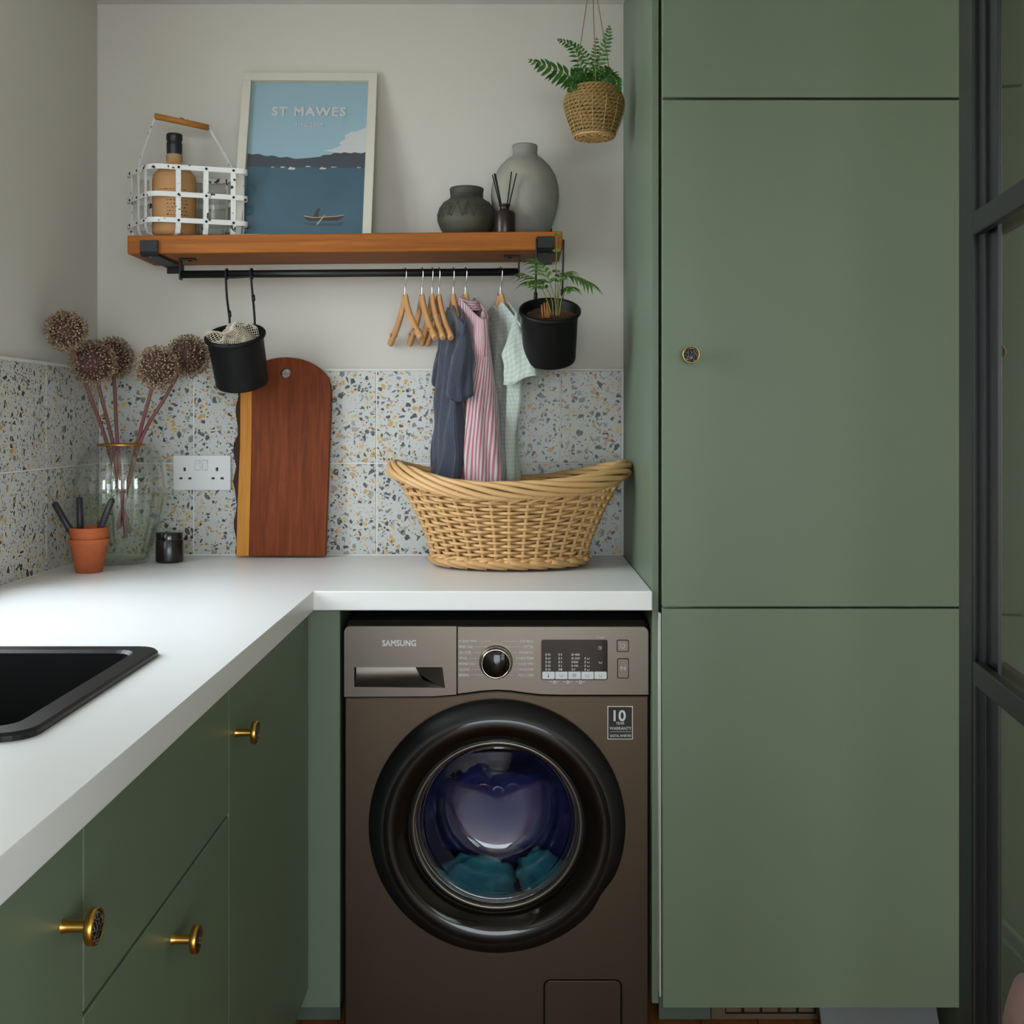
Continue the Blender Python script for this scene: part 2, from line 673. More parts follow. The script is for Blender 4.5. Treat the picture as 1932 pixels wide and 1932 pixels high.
M['sea_print'] = mat('print_sea', (64, 98, 116), 0.6, var=(6, (58, 88, 104)))
M['hill_print'] = mat('print_hill', (64, 70, 78), 0.6)
M['cloud_print'] = mat('print_cloud', (206, 204, 204), 0.6)
M['title_print'] = mat('print_title', (206, 204, 204), 0.6)
M['boat_print'] = mat('print_boat', (62, 48, 44), 0.6)
M['boat_light'] = mat('print_boat_light', (190, 170, 140), 0.6)
M['shade_print'] = mat('print_boat_shade', (52, 78, 88), 0.6)
M['crate'] = chipped('chipped_white_paint', (222, 221, 220), (34, 30, 28), 55, 0.63)
M['crate_edge'] = mat('worn_rivet', (34, 32, 32), 0.5, 0.5)
M['crate_wood'] = wood('crate_handle_wood', (150, 98, 42), (178, 122, 60), (2, 10, 10), 0.55, 8)
M['bottle'] = mat('kraft_bottle', (192, 146, 98), 0.6, var=(14, (176, 128, 82)), bump=(60, 0.15))
M['bottle_ink'] = mat('bottle_ink', (70, 50, 34), 0.7)
M['twine'] = mat('twine', (168, 140, 100), 0.9)
M['cork_black'] = mat('black_wax', (24, 26, 30), 0.35)
M['clear'] = thin_glass('clear_jar_glass', (254, 255, 254), 1.35)
M['vase_grey'] = mat('grey_stoneware', (160, 155, 141), 0.8, var=(9, (128, 128, 126)), bump=(220, 0.35))
M['pot_dark'] = mat('dark_pottery', (82, 80, 64), 0.65, var=(7, (48, 48, 44), (1, 1, 5)), bump=(90, 0.3))
M['pot_line'] = mat('incised_line', (62, 58, 48), 0.7)
M['amber'] = mat('dark_amber_glass', (38, 24, 18), 0.3, spec=0.5)
M['reed'] = mat('black_reed', (18, 17, 17), 0.7)
M['terracotta'] = mat('terracotta', (190, 102, 60), 0.85, var=(24, (170, 84, 48)), bump=(150, 0.12))
M['candle'] = mat('dark_candle', (44, 40, 48), 0.45)
M['wick'] = mat('wick', (60, 56, 50), 0.9)
M['jar_black'] = mat('black_jar', (20, 14, 15), 0.3, coat=0.3)
M['jar_lid'] = mat('black_lid', (16, 16, 18), 0.18, coat=0.5)
M['vase_glass'] = thin_glass('vase_glass', (254, 255, 254), 1.8)
M['water'] = thin_glass('water', (250, 253, 248), 1.2)
M['gold'] = mat('gold_rim', (200, 150, 76), 0.3, 0.9)
M['stem'] = mat('allium_stem', (128, 66, 78), 0.55, var=(20, (112, 84, 62), (1, 1, 0.3)))
M['floret'] = ramp_island('allium_florets', [(104, 84, 60), (188, 166, 132), (140, 94, 94), (158, 136, 98), (92, 72, 50), (198, 180, 148), (130, 76, 82), (140, 116, 86), (100, 80, 56)])
M['floret_core'] = mat('allium_core', (60, 44, 34), 0.8, var=(40, (84, 50, 50)))
M['socket'] = mat('white_socket', (222, 221, 222), 0.3)
M['socket_hole'] = mat('socket_hole', (40, 32, 30), 0.6)
M['board'] = wood('walnut_board', (88, 34, 7), (130, 60, 18), (16, 16, 0.7), 0.55, 5.0)
M['sapwood'] = wood('sapwood', (178, 112, 34), (202, 138, 56), (18, 18, 0.7), 0.42, 5.0)
M['bark'] = mat('bark', (58, 36, 26), 0.9, bump=(80, 0.8))
M['wicker'] = ramp_island('wicker', [(178, 134, 84), (210, 168, 114), (192, 148, 96), (220, 182, 130)], 0.45)
M['seagrass'] = ramp_island('seagrass', [(150, 118, 66), (174, 142, 86), (132, 104, 54)], 0.75)
M['stitch'] = mat('pale_stitch', (200, 184, 150), 0.8)
M['jute'] = mat('jute_cord', (150, 112, 72), 0.9)
M['fern'] = ramp_island('fern_leaf', [(46, 94, 30), (72, 126, 46), (58, 110, 36), (36, 80, 30)], 0.5)
M['palm'] = ramp_island('palm_leaf', [(62, 104, 36), (88, 130, 52), (74, 112, 40), (104, 132, 58)], 0.5)
M['palm_stem'] = mat('palm_stem', (130, 132, 66), 0.6)
M['cane'] = mat('cut_cane', (150, 96, 56), 0.7)
M['soil'] = mat('soil', (58, 38, 24), 0.95, var=(120, (96, 66, 40)), bump=(140, 1.0))
M['net'] = mat('cream_net', (214, 203, 180), 0.9)
M['tee'] = uv_cloth('slate_tee', 'stripe', (56, 61, 76), (60, 65, 80), 900, 900)
M['stripe'] = uv_cloth('pink_stripe', 'stripe', (178, 106, 118), (196, 188, 190), 880)
M['check'] = uv_cloth('pale_check', 'check', (172, 183, 174), (188, 197, 189), 628, 628)
M['steel'] = mat('black_steel', (30, 33, 35), 0.36, 0.2)
M['pane'] = thin_glass('door_glass', (226, 236, 224), 2.7)
M['win_glass'] = thin_glass('window_glass', (250, 252, 252), 1.3)
M['skirting'] = mat('skirting', (206, 203, 196), 0.5)
M['rwall'] = mat('right_wall_paint', (206, 200, 178), 0.7)
M['floor'] = wood('oak_floor', (140, 82, 38), (172, 110, 56), (10, 0.8, 10), 0.4, 6.0)
M['bronze'] = mat('bronze_grille', (112, 98, 80), 0.45, 0.6)
M['grey_board'] = mat('grey_plinth_board', (112, 116, 116), 0.5)
M['pink'] = mat('pink_fabric', (196, 132, 138), 0.9)
M['bounce_ground'] = mat('pale_bounce_ground', (196, 194, 186), 0.9, var=(2, (180, 180, 172)))


def marble():
    m = mat('black_marble', (18, 18, 18), 0.4, spec=0.2)
    nt = m.node_tree
    b = nt.nodes['Principled BSDF']
    tc = nd(nt, 'ShaderNodeTexCoord')
    v = nd(nt, 'ShaderNodeTexVoronoi', feature='DISTANCE_TO_EDGE')
    v.inputs['Scale'].default_value = 150
    nz = nd(nt, 'ShaderNodeTexNoise')
    nz.inputs['Scale'].default_value = 60
    mx = nd(nt, 'ShaderNodeMix', data_type='VECTOR')
    mx.inputs[0].default_value = 0.02
    nt.links.new(tc.outputs['Object'], mx.inputs[4])
    nt.links.new(nz.outputs['Color'], mx.inputs[5])
    nt.links.new(tc.outputs['Object'], nz.inputs['Vector'])
    nt.links.new(mx.outputs[1], v.inputs['Vector'])
    rp = nd(nt, 'ShaderNodeValToRGB')
    rp.color_ramp.elements[0].position = 0.012
    rp.color_ramp.elements[1].position = 0.04
    rp.color_ramp.elements[0].color = lin((170, 165, 155))
    rp.color_ramp.elements[1].color = lin((16, 16, 17))
    nt.links.new(v.outputs['Distance'], rp.inputs['Fac'])
    nt.links.new(rp.outputs['Color'], b.inputs['Base Color'])
    return m


M['marble'] = marble()

# ------------------------------------------------------------------ the setting
WT = 0.91                                   # worktop height
TTOP = CAMZ + 95 * YB / F                   # tile top
floor = bx('floor', (XL - 0.2, YR, -0.06), (XR + 0.2, YB + 0.2, -0.012), M['grout'])
tag(floor, 'orange-brown wooden floor at the foot of the cabinets', kind='structure')
pw = 0.118
for i in range(int((XR - XL) / pw) + 1):
    x0 = XL + i * pw
    x1 = min(x0 + pw - 0.0015, XR)
    if x1 - x0 < 0.01:
        continue
    y = YR - (i % 3) * 0.45
    while y < YB:
        a, b_ = max(y, YR), min(y + 1.3 - 0.0015, YB)
        if b_ > a + 0.02:
            bx('floor_plank', (x0, a, -0.012), (x1, b_, 0.0), M['floor'], floor, 0.0008, 1)
        y += 1.3
tag(bx('ceiling', (XL - 0.2, YR, ZC), (XR + 0.2, YB + 0.2, ZC + 0.1), M['ceiling']), 'plain off-white ceiling', kind='structure')
wall_back = bx('wall_back', (XL - 0.2, YB, -0.02), (XR + 0.2, YB + 0.15, ZC + 0.02), M['wall'])
tag(wall_back, 'off-white painted back wall above the terrazzo splashback', kind='structure')
# left wall with a window opening
mb = MB()
mb.plate([(YR, -0.02), (YB, -0.02), (YB, ZC + 0.02), (YR, ZC + 0.02)], [[(WIN[0], WIN[2]), (WIN[1], WIN[2]), (WIN[1], WIN[3]), (WIN[0], WIN[3])]], 0, 0.2,
         fn=lambda x, z, y: (XL - y, x, z))
wall_left = mb.build('wall_left', M['wall'])
tag(wall_left, 'off-white painted side wall with terrazzo splashback', kind='structure')
mb = MB()
mb.plate([(YR, -0.02), (YB, -0.02), (YB, ZC + 0.02), (YR, ZC + 0.02)], [[(WI2[0], WI2[2]), (WI2[1], WI2[2]), (WI2[1], WI2[3]), (WI2[0], WI2[3])]], 0, 0.15,
         fn=lambda x, z, y: (XR + y, x, z))
wall_right = mb.build('wall_right', M['rwall'])
tag(wall_right, 'cream wall behind the steel and glass door', kind='structure')
mb = MB()
mb.plate([(XL - 0.2, -0.02), (XR + 0.15, -0.02), (XR + 0.15, ZC + 0.02), (XL - 0.2, ZC + 0.02)],
         [[(GAR[0], GAR[2]), (GAR[1], GAR[2]), (GAR[1], GAR[3]), (GAR[0], GAR[3])]], YR - 0.15, 0.15)
tag(mb.build('wall_rear', M['wall']), 'off-white rear wall with the garden doorway', kind='structure')
tag(bx('ground', (-14, -16, -0.25), (14, 16, -0.15), M['bounce_ground']), 'unseen ground outside the house, made pale to bounce daylight in', kind='structure')  # out of view; kept pale so it bounces daylight onto the back wall
bx_ = MB()
bx_.box((XR - 0.018, 0.6, 0), (XR, YB, 0.15)).box((XR - 0.012, 0.6, 0.15), (XR, YB, 0.18))
tag(bx_.build('baseboard_right', M['skirting'], None, 0.003), 'white moulded skirting board behind the glass door', kind='structure')
# window over the sink, and an unseen one added on the right for more light


def window(name, X, y0, y1, z0, z1, label):
    w = thing(name, (X, (y0 + y1) / 2, z0), label, kind='structure')
    mb = MB()
    ym = (y0 + y1) / 2
    for a, b_ in (((y0, z0), (y1, z0 + 0.05)), ((y0, z1 - 0.05), (y1, z1)), ((y0, z0 + 0.05), (y0 + 0.05, z1 - 0.05)), ((y1 - 0.05, z0 + 0.05), (y1, z1 - 0.05)), ((ym - 0.025, z0 + 0.05), (ym + 0.025, z1 - 0.05))):
        mb.box((X - 0.025, a[0], a[1]), (X + 0.025, b_[0], b_[1]))
    mb.build('window_frame', M['skirting'], w, 0.003)
    for a, b_ in ((y0 + 0.05, ym - 0.025), (ym + 0.025, y1 - 0.05)):
        pm = MB()
        pm.add([(X, a, z0 + 0.05), (X, b_, z0 + 0.05), (X, b_, z1 - 0.05), (X, a, z1 - 0.05)], [(0, 1, 2, 3)])
        pm.build('window_pane', M['win_glass'], w)
    return w


window('window_1', XL - 0.075, *WIN, 'window over the sink')
window('added_window', XR + 0.09, *WI2, 'unseen wide window added in the right wall for side light')
# terrazzo tiles: each its own piece on the wall
TT = 0.008
zrows = [(WT + 0.001, CAMZ - (874 - HY) * YB / F), (CAMZ - (874 - HY) * YB / F, TTOP)]
xs = [XL + TT] + [(px - CX) * YB / F for px in (367, 711, 1057)] + [0.2655]
MB().box((XL, YB - 0.0065, WT), (0.27, YB, TTOP)).build('tile_grout', M['grout'], wall_back)
g = 0.0016
for i in range(4):
    for z0, z1 in zrows:
        bx('tile', (xs[i] + g, YB - TT, z0 + g), (xs[i + 1] - g, YB - 0.001, z1 - g), M['terrazzo'], wall_back, 0.0008, 1)
ys = [YB - TT, 2.488, 2.215]
MB().box((XL, 2.215, WT), (XL + 0.0065, YB, TTOP)).build('tile_grout', M['grout'], wall_left)
for i in range(2):
    for z0, z1 in zrows:
        bx('tile', (XL + 0.001, ys[i + 1] + g, z0 + g), (XL + TT, ys[i] - g, z1 - g), M['terrazzo'], wall_left, 0.0008, 1)
bx('trim_strip', (XL + 0.010, YB - 0.0105, TTOP), (0.27, YB, TTOP + 0.006), M['trim'], wall_back, 0.0015)
bx('trim_strip', (XL, 2.215, TTOP), (XL + 0.0105, YB, TTOP + 0.006), M['trim'], wall_left, 0.0015)
bx('trim_strip', (0.2655, YB - 0.0105, WT), (0.27, YB, TTOP), M['trim'], wall_back, 0.001)

# ------------------------------------------------------------------ worktop with a sink cut-out
XW, YW = -0.39, 2.215
SX0, SX1, SY0, SY1 = -0.955, -0.500, 1.170, 1.630
mb = MB()
mb.plate([(XL + 0.001, 0.2), (XW, 0.2), (XW, YW), (0.269, YW), (0.269, YB - 0.0005), (XL + 0.001, YB - 0.0005)],
         [[(SX0 + 0.02, SY0 + 0.02), (SX1 - 0.02, SY0 + 0.02), (SX1 - 0.02, SY1 - 0.02), (SX0 + 0.02, SY1 - 0.02)]], 0, 0.038,
         fn=lambda x, z, y: (x, z, WT - y))
wt = mb.build('worktop', M['worktop'], None, 0.0025, 3, merge=True)
tag(wt, 'white L-shaped worktop running round the corner over the washing machine', 'worktop')

# sink
sk = thing('sink', ((SX0 + SX1) / 2, (SY0 + SY1) / 2, WT), 'black composite sink set into the white worktop', 'sink')


def ring_loops(loops):
    """stack of rounded rectangles (x0,y0,x1,y1,r,z) joined into a surface"""
    rows = []
    for x0, y0, x1, y1, r, z in loops:
        rows.append([Vector((p[0], p[1], z)) for p in rrect(x0, y0, x1, y1, r, 6)])
    return rows


o_ = 0.034
mb = MB()
mb.grid(ring_loops([(SX0, SY0, SX1, SY1, 0.035, WT), (SX0, SY0, SX1, SY1, 0.035, WT + 0.006), (SX0 + 0.003, SY0 + 0.003, SX1 - 0.003, SY1 - 0.003, 0.034, WT + 0.009),
                    (SX0 + o_ - 0.006, SY0 + o_ - 0.006, SX1 - o_ + 0.006, SY1 - o_ + 0.006, 0.028, WT + 0.009),
                    (SX0 + o_ - 0.001, SY0 + o_ - 0.001, SX1 - o_ + 0.001, SY1 - o_ + 0.001, 0.026, WT + 0.005)]), sm=False, closed=True)
mb.build('rim', M['sink'], sk, fix=True)
mb = MB()
loops = ring_loops([(SX0 + o_, SY0 + o_, SX1 - o_, SY1 - o_, 0.026, WT + 0.005), (SX0 + o_ + 0.004, SY0 + o_ + 0.004, SX1 - o_ - 0.004, SY1 - o_ - 0.004, 0.03, WT - 0.15),
                    (SX0 + o_ + 0.02, SY0 + o_ + 0.02, SX1 - o_ - 0.02, SY1 - o_ - 0.02, 0.03, WT - 0.19)])
mb.grid(loops, closed=True)
mb.add(loops[-1], [tuple(range(len(loops[-1])))])
mb.build('bowl', M['sink'], sk)
MB().lathe([(0.0, 0.004), (0.03, 0.004), (0.042, 0.001), (0.044, -0.002)], 24, ((SX0 + SX1) / 2, (SY0 + SY1) / 2, WT - 0.189)).build('drain', M['chrome'], sk)

# ------------------------------------------------------------------ base cabinets (left run)
XD = -0.406


def knob(base, axis, parent, r=0.0165, stem=0.024):
    fr = RIGHTW if axis == 'x' else FRONT
    mb = MB().lathe([(0.0065, 0), (0.006, 0.002), (0.0055, 0.006), (0.0055, stem)], 20, base, frame=fr)
    mb.lathe([(0.0, stem), (r - 0.001, stem), (r, stem + 0.001), (r, stem + 0.007), (r - 0.0012, stem + 0.0085), (r - 0.002, stem + 0.0075)], 36, base, frame=fr)
    mb.build('knob', M['brass'], parent)
    MB().lathe([(r - 0.002, stem + 0.0076), (r - 0.006, stem + 0.0079), (0.0001, stem + 0.008)], 36, base, frame=fr).build('knob_inlay', M['marble'], parent)


def carcass(name, y0, y1, label, cat='cabinet'):
    t = thing(name, ((XL + XD) / 2, (y0 + y1) / 2, 0), label, cat, 'green base cabinets under the sink worktop')
    mb = MB()
    xa, xb, z0, z1, w = XL + 0.02, XD - 0.021, 0.12, 0.868, 0.016
    mb.box((xa, y0 + 0.001, z0), (xb, y0 + w, z1)).box((xa, y1 - w, z0), (xb, y1 - 0.001, z1)).box((xa, y0 + w, z0), (xb, y1 - w, z0 + w)).box((xa, y0 + w, z0 + w), (xa + 0.008, y1 - w, z1))
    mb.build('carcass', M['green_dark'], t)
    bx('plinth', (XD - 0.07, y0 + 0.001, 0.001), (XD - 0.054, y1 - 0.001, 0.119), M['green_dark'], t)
    return t


def front_x(name, y0, y1, z0, z1, t):
    return bx(name, (XD - 0.02, y0, z0), (XD, y1, z1), M['green'], t, 0.0012)


c1 = carcass('base_cabinet', 0.45, 1.074, 'green sink cabinet cut off by the photo edge, single door with brass knob')
d = front_x('door', 0.4515, 1.0732, 0.122, 0.866, c1)
knob((XD, 1.0245, 0.786), 'x', d)
c2 = carcass('base_cabinet', 1.074, 1.622, 'green middle unit with a plain upper panel over a knobbed drawer front')
d = front_x('upper_front', 1.0748, 1.6212, 0.683, 0.866, c2)
d = front_x('drawer_front', 1.0748, 1.6212, 0.122, 0.678, c2)
knob((XD, 1.353, 0.625), 'x', d)
c3 = carcass('base_cabinet', 1.622, 2.249, 'green corner cabinet next to the washing machine, one tall door with knob')
d = front_x('door', 1.6228, 2.246, 0.122, 0.866, c3)
knob((XD, 1.6627, 0.786), 'x', d)
bx('filler_panel', (XD - 0.02, 2.251, 0.082), (-0.344, 2.268, 0.866), M['green'], c3, 0.001)
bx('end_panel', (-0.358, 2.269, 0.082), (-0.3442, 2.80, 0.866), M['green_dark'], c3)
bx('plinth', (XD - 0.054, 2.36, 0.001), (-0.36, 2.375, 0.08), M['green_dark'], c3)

# ------------------------------------------------------------------ tall cabinet
tc_ = thing('tall_cabinet', (0.58, 2.5, 0), 'floor-to-ceiling sage green cabinet with three flush doors', 'cabinet')
bx('side_panel', (0.27, 2.232, 0.10), (0.2830, YB - 0.001, ZC - 0.001), M['green'], tc_, 0.0008)
bx('edge_strip', (0.2812, 2.204, 0.127), (0.2840, 2.2315, 0.868), M['carcass'], tc_)
bx('carcass', (0.2900, 2.224, 0.118), (0.878, YB - 0.002, ZC - 0.002), M['carcass'], tc_)
XT0, XT1, YT = 0.2845, 0.878, 2.18
for z0, z1, kb in ((1.8600, ZC - 0.004, None), (0.8855, 1.8550, (0.334, 1.366)), (0.1180, 0.8815, None)):
    d = bx('door', (XT0, YT, z0), (XT1, YT + 0.02, z1), M['green'], tc_, 0.0012)
    if kb:
        knob((kb[0], YT, kb[1]), 'y', d)
bx('end_panel', (0.879, 2.19, 0.0), (0.897, YB - 0.002, ZC - 0.001), M['green'], tc_, 0.0008)
pl0, pl1 = P(1243, 1915, 2.36), P(1341, 1915, 2.36)
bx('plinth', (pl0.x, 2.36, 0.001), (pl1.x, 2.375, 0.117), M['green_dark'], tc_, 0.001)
gx0, gx1 = P(1342, 1915, 2.365).x, P(1548, 1915, 2.365).x
gr = bx('vent_grille', (gx0, 2.372, 0.001), (gx1, 2.38, 0.117), M['cavity'], tc_)
mb = MB()
mb.box((gx0, 2.362, 0.001), (gx1, 2.372, 0.012)).box((gx0, 2.362, 0.085), (gx1, 2.372, 0.117)).box((gx0, 2.362, 0.012), (gx0 + 0.028, 2.372, 0.085)).box((gx1 - 0.01, 2.362, 0.012), (gx1, 2.372, 0.085))
mb.build('grille_frame', M['bronze'], gr)
nc = 5
cw = (gx1 - 0.01 - gx0 - 0.028) / nc
for i in range(nc):
    for j in range(3):
        xa = gx0 + 0.028 + i * cw
        za = 0.014 + j * 0.024
        MB().box((xa + 0.002, 2.364, za), (xa + cw - 0.003, 2.370, za + 0.017)).build('louvre', M['bronze'], gr, 0.001)
# loose plinth board leaning against the foot of the cabinet
pa, pb = P(1544, 1915, 2.31).x, P(1764, 1915, 2.31).x
mb = MB()
mb.add([(pa, 2.268, 0.001), (pb, 2.268, 0.001), (pb, 2.286, 0.001), (pa, 2.286, 0.001), (pa, 2.338, 0.115), (pb, 2.338, 0.115), (pb, 2.356, 0.115), (pa, 2.356, 0.115)],
       [(0, 3, 2, 1), (4, 5, 6, 7), (0, 1, 5, 4), (1, 2, 6, 5), (2, 3, 7, 6), (3, 0, 4, 7)])
tag(mb.build('plinth_board', M['grey_board'], None, 0.001), 'grey plinth board leaning loose under the tall green cabinet', 'board')

# ------------------------------------------------------------------ washing machine
YM = 2.255
wm = thing('washing_machine', (-0.035, 2.53, 0), 'dark silver front-loading washing machine under the worktop, laundry inside', 'washing machine')


def A(px, py, off=0.0):
    q = P(px, py, YM)
    return (q.x, q.z)


mx0, mx1 = A(650, 0)[0], A(1224, 0)[0]
cx, cz = A(938, 1555.5)
S = YM / F
HOLE = 0.205
hump = []
for px, py in ((1224, 1313), (1060, 1313), (1020, 1312), (990, 1308.5), (965, 1305), (938, 1303.5), (911, 1305), (885, 1308.5), (855, 1312), (815, 1315), (650, 1316)):
    hump.append(A(px, py))
top_line = hump[::-1]
# body shell, open to the front
mb = MB()
zt = 0.842
mb.box((mx0 + 0.002, YM + 0.02, 0.02), (mx0 + 0.02, 2.79, zt - 0.015)).box((mx1 - 0.02, YM + 0.02, 0.02), (mx1 - 0.002, 2.79, zt - 0.015))
mb.box((mx0 + 0.02, 2.772, 0.02), (mx1 - 0.02, 2.79, zt - 0.015)).box((mx0 + 0.02, YM + 0.02, 0.02), (mx1 - 0.02, 2.772, 0.035))
mb.build('body', M['inox'], wm)
bx('top_cover', (mx0 + 0.004, YM + 0.024, zt - 0.015), (mx1 - 0.004, 2.79, zt), M['cavity'], wm, 0.004)
for fx in (mx0 + 0.05, mx1 - 0.05):
    for fy in (YM + 0.06, 2.74):
        MB().lathe([(0.02, 0.0), (0.02, 0.008), (0.008, 0.009), (0.008, 0.021)], 16, (fx, fy, 0.0)).disc(0.02, 0.0, 16, (fx, fy, 0.0)).build('foot', M['black'], wm)
# front panel with round opening
flap = rrect(*A(1027, 1950), *A(1172, 1850), 0.012)
mb = MB()
outl = [(mx0, 0.02), (mx1, 0.02)] + hump
mb.plate(outl, [circle(cx, cz, HOLE, 64), flap], YM, 0.016)
fp = mb.build('front_panel', M['inox'], wm, 0.003, 2, merge=True)
fl = rrect(A(1027, 1950)[0] + 0.0012, A(1027, 1950)[1] + 0.0012, A(1172, 1850)[0] - 0.0012, A(1172, 1850)[1] - 0.0012, 0.011)
mb = MB()
mb.plate(fl, [], YM + 0.0006, 0.012)
mb.build('filter_flap', M['inox'], wm, 0.001, 2, merge=True)
# control fascia: detergent drawer and main panel
xdr = A(862, 0)[0]
zt_f = A(0, 1181)[1]
gap = 0.0022


def under(pts):
    return [(x, z + gap) for x, z in pts]


# detergent drawer front, with a scooped handle
dl = [(x, z) for x, z in under(top_line) if x < xdr - 0.001] + [(xdr - 0.0007, A(0, 1311.5)[1] + gap)]
drw = dl + [(xdr - 0.0007, zt_f)] + [(mx0 + 0.010, zt_f), (mx0 + 0.003, zt_f - 0.003), (mx0, zt_f - 0.010)]
hs = [A(669, 1295), A(840, 1297), A(835, 1258), A(669, 1258)]
mb = MB()
mb.plate(drw, [hs], YM - 0.004, 0.03)
dr = mb.build('detergent_drawer', M['inox_panel'], wm)
# scooped finger grip
(hx0, hz0), (hx1, hz1), (hx2, hz2), (hx3, hz3) = hs
mb = MB()
yf = YM - 0.004
mb.grid([[(hx0, yf, hz0), (hx1, yf, hz1)], [(hx0, yf + 0.010, hz0 + 0.003), (hx1 - 0.02, yf + 0.010, hz1 + 0.004)], [(hx0, yf + 0.020, hz0 + 0.010), (hx1 - 0.045, yf + 0.020, hz1 + 0.012)],
         [(hx0, yf + 0.025, hz0 + 0.022), (hx1 - 0.055, yf + 0.025, hz1 + 0.024)], [(hx3, yf + 0.026, hz3), (hx2 - 0.058, yf + 0.026, hz2)]], 0, True)
mb.add([(hx1, yf, hz1), (hx2, yf, hz2), (hx2 - 0.058, yf + 0.026, hz2), (hx1 - 0.055, yf + 0.025, hz1 + 0.024), (hx1 - 0.02, yf + 0.010, hz1 + 0.004)], [(0, 1, 2, 3, 4)])
mb.add([(hx0, yf, hz0), (hx3, yf, hz3), (hx3, yf + 0.026, hz3), (hx0, yf + 0.025, hz0 + 0.022)], [(0, 1, 2, 3)])
mb.add([(hx3, yf, hz3), (hx2, yf, hz2), (hx2 - 0.058, yf + 0.026, hz2), (hx3, yf + 0.026, hz3)], [(0, 1, 2, 3)])
mb.build('finger_grip', M['inox_panel'], dr, fix=False)
mb = MB()
q = A(722, 1218)
add_text(mb, 'SAMSUNG', q[0], q[1], YM - 0.0046, 63 * S, 11.0 * S, 0.04, 1.05)
mb.build('lettering', M['print_white'], dr)
# main panel
ml = [(x, z) for x, z in under(top_line) if x > xdr + 0.001]
mpn = [(xdr + 0.0007, A(0, 1311.5)[1] + gap)] + ml + [(mx1, zt_f - 0.012), (mx1 - 0.003, zt_f - 0.004), (mx1 - 0.010, zt_f), (xdr + 0.0007, zt_f)]
mb = MB()
mb.plate(mpn, [], YM - 0.004, 0.03)
cp = mb.build('control_panel', M['inox_panel'], wm, 0.0015, 2, merge=True)
mb = MB()
mb.add([(mx0 + 0.004, YM - 0.002, zt_f), (mx1 - 0.004, YM - 0.002, zt_f), (mx1 - 0.004, YM + 0.024, zt - 0.002), (mx0 + 0.004, YM + 0.024, zt - 0.002),
        (mx0 + 0.004, YM + 0.024, zt_f), (mx1 - 0.004, YM + 0.024, zt_f)], [(0, 1, 2, 3), (0, 3, 4), (1, 5, 2), (0, 4, 5, 1)])
mb.build('top_edge', M['inox_panel'], wm)
YP = YM - 0.0046
left_txt = [("15' QUICK WASH", 1209, 900), ('MIXED LOAD', 1219.5, 893), ('DELICATES', 1230.5, 889), ('WOOL', 1241, 882), ('INTENSE COLD', 1251.5, 897), ('COLOURS', 1262, 886), ('BEDDING', 1272.5, 885)]
right_txt = [('ECO 40-60', 1209, 981), ('COTTON', 1219.5, 987), ('SYNTHETICS', 1230.5, 979), ('HYGIENE STEAM', 1241, 974), ('RINSE+SPIN', 1251.5, 979), ('DRAIN/SPIN', 1262, 978), ('DRUM CLEAN', 1272.5, 977)]
mb = MB()
ct = 3.7
for t_, py, pe in left_txt:
    q = A(866, py + 2.4)
    add_text(mb, t_, q[0], q[1], YP, (pe - 866) * S, 4.9 * S, 0.012)
    a, b_ = A(pe + 3, py + 0.35), A(936 - max(10.0, math.sqrt(max(0, 33 ** 2 - (py - 1248) ** 2))), py - 0.35)
    if b_[0] > a[0]:
        mb.box((a[0], YP - 0.0001, a[1]), (b_[0], YP, b_[1]))
for t_, py, pe in right_txt:
    q = A(pe, py + 2.4)
    add_text(mb, t_, q[0], q[1], YP, (1006 - pe) * S, 4.9 * S, 0.012)
    a, b_ = A(936 + max(10.0, math.sqrt(max(0, 33 ** 2 - (py - 1248) ** 2))), py + 0.35), A(pe - 3, py - 0.35)
    if b_[0] > a[0]:
        mb.box((a[0], YP - 0.0001, a[1]), (b_[0], YP, b_[1]))
q = A(1125, 1204)
add_text(mb, '*(3 sec)', q[0], q[1], YP, 14 * S, 4.5 * S, 0.01)
for px in (1037, 1062, 1086):
    for k in (0, 13):
        a, b_ = A(px + k, 1285.5), A(px + k + 4.5, 1284.8)
        mb.box((a[0], YP - 0.0001, a[1]), (b_[0], YP, b_[1]))
    for loop in (circle(*A(px + 9, 1286), 3.0 * S, 12),):
        mb.plate(loop, [[(x * 0.6 + A(px + 9, 1286)[0] * 0.4, z * 0.6 + A(px + 9, 1286)[1] * 0.4) for x, z in loop]], YP - 0.0001, 0.0001)
mb.build('lettering', M['print_white'], cp)['kind'] = 'stuff'
# dial
dc = P(936, 1248, YM)
dcc = (dc.x, YM - 0.004, dc.z)
MB().lathe([(31.5 * S, 0.0), (31.5 * S, 0.004), (29.5 * S, 0.006), (28 * S, 0.006)], 48, dcc, frame=FRONT).build('dial_ring', M['bronze_ring'], cp)
MB().lathe([(29 * S, 0.0), (28.5 * S, 0.018), (27 * S, 0.0205), (25.5 * S, 0.0205), (25 * S, 0.019)], 48, dcc, frame=FRONT).build('dial', M['chrome'], cp)
MB().lathe([(25 * S, 0.0192), (18 * S, 0.0215), (8 * S, 0.023), (0.0001, 0.0235)], 48, dcc, frame=FRONT).build('dial_face', M['black_gloss'], cp)
